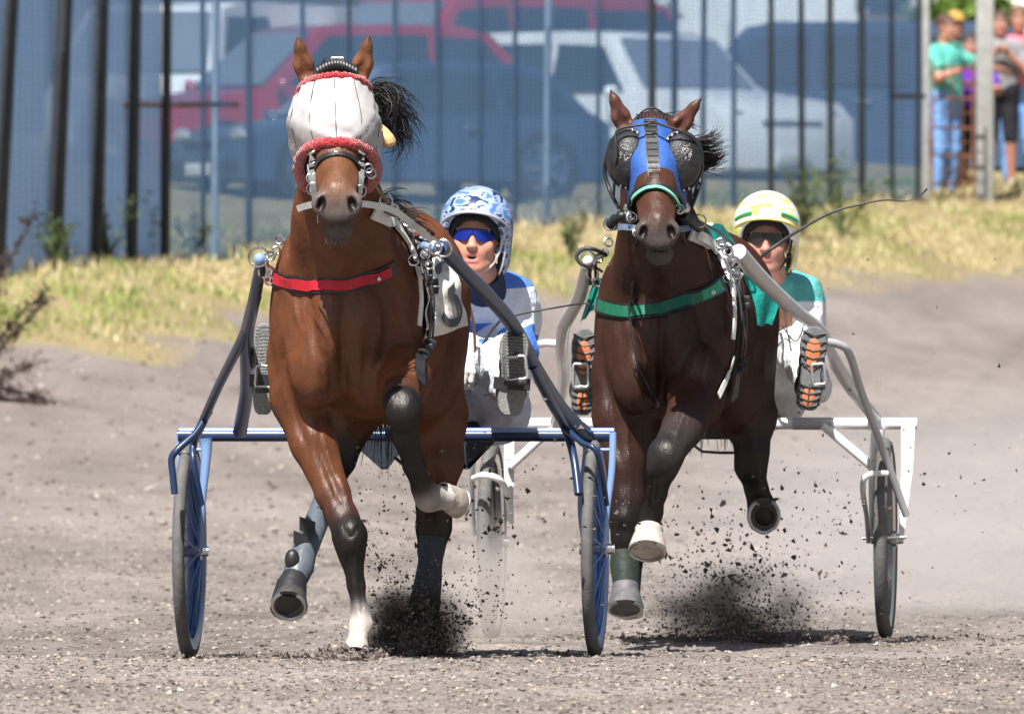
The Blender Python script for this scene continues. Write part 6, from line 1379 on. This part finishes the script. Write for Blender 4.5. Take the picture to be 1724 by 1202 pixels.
def dust(name, label, c, r, dens, col, nscale, seed, thr=.35, aniso=.2):
    mb = MB(); mb.ell((0, 0, 0), (1, 1, 1), 24); m = bpy.data.materials.new(name + str(seed)); m.use_nodes = True; n = m.node_tree.nodes; l = m.node_tree.links; n.clear()
    out = n.new('ShaderNodeOutputMaterial'); pv = n.new('ShaderNodeVolumePrincipled'); pv.inputs['Color'].default_value = (*col, 1); pv.inputs['Anisotropy'].default_value = aniso; l.new(pv.outputs[0], out.inputs['Volume'])
    tc = n.new('ShaderNodeTexCoord'); ln = n.new('ShaderNodeVectorMath'); ln.operation = 'LENGTH'; l.new(tc.outputs['Object'], ln.inputs[0])
    fo = n.new('ShaderNodeMapRange'); fo.inputs[1].default_value = 1.0; fo.inputs[2].default_value = .15; fo.inputs[3].default_value = 0; fo.inputs[4].default_value = 1; fo.interpolation_type = 'SMOOTHSTEP'; l.new(ln.outputs['Value'], fo.inputs[0])
    nz = n.new('ShaderNodeTexNoise'); nz.inputs['Scale'].default_value = nscale; nz.inputs['Detail'].default_value = 4; ad = n.new('ShaderNodeVectorMath'); ad.operation = 'ADD'; ad.inputs[1].default_value = (seed * 3.1, 0, 0); l.new(tc.outputs['Object'], ad.inputs[0]); l.new(ad.outputs[0], nz.inputs[0])
    mr = n.new('ShaderNodeMapRange'); mr.inputs[1].default_value = thr; mr.inputs[2].default_value = .75; mr.inputs[3].default_value = 0; mr.inputs[4].default_value = dens * 2; l.new(nz.outputs['Fac'], mr.inputs[0])
    mu = n.new('ShaderNodeMath'); mu.operation = 'MULTIPLY'; l.new(mr.outputs[0], mu.inputs[0]); l.new(fo.outputs[0], mu.inputs[1]); l.new(mu.outputs[0], pv.inputs['Density'])
    me = bpy.data.meshes.new(name); me.from_pydata(mb.v, [], mb.f); me.update(); o = bpy.data.objects.new(name, me); COL.objects.link(o); me.materials.append(m); o.location = c; o.scale = r
    return tag(o, label, 'dust', kind='stuff')
dust('dirt_cloud', 'dark cloud of fine dirt around the hind hoof of the masked horse', P(694, 1062, 39.2), (.22, .18, .18), 30, (.11, .097, .088), 3.0, 1, .30)
dust('dirt_cloud', 'grey dirt cloud on the ground below the folded hind leg of the dark bay horse', P(1235, 1040, 42.7), (.36, .25, .24), 13, (.20, .175, .16), 2.2, 2, .36)
dust('dust_cloud', 'pale dust hanging around the left wheel of the white sulky', P(830, 1000, 42.4), (.36, .4, .32), 3.0, (.82, .77, .73), 1.6, 3, .2)
dust('dust_cloud', 'pale dust cloud drifting behind the white sulky to the right edge', P(1640, 880, 47.5), (1.2, 1.5, .70), .60, (.88, .84, .81), 1.3, 4, .15)
dust('dust_cloud', 'thin pale dust rising behind the legs of the dark bay horse', P(1330, 900, 45.5), (.85, .9, .55), .55, (.86, .81, .78), 1.6, 5, .2)
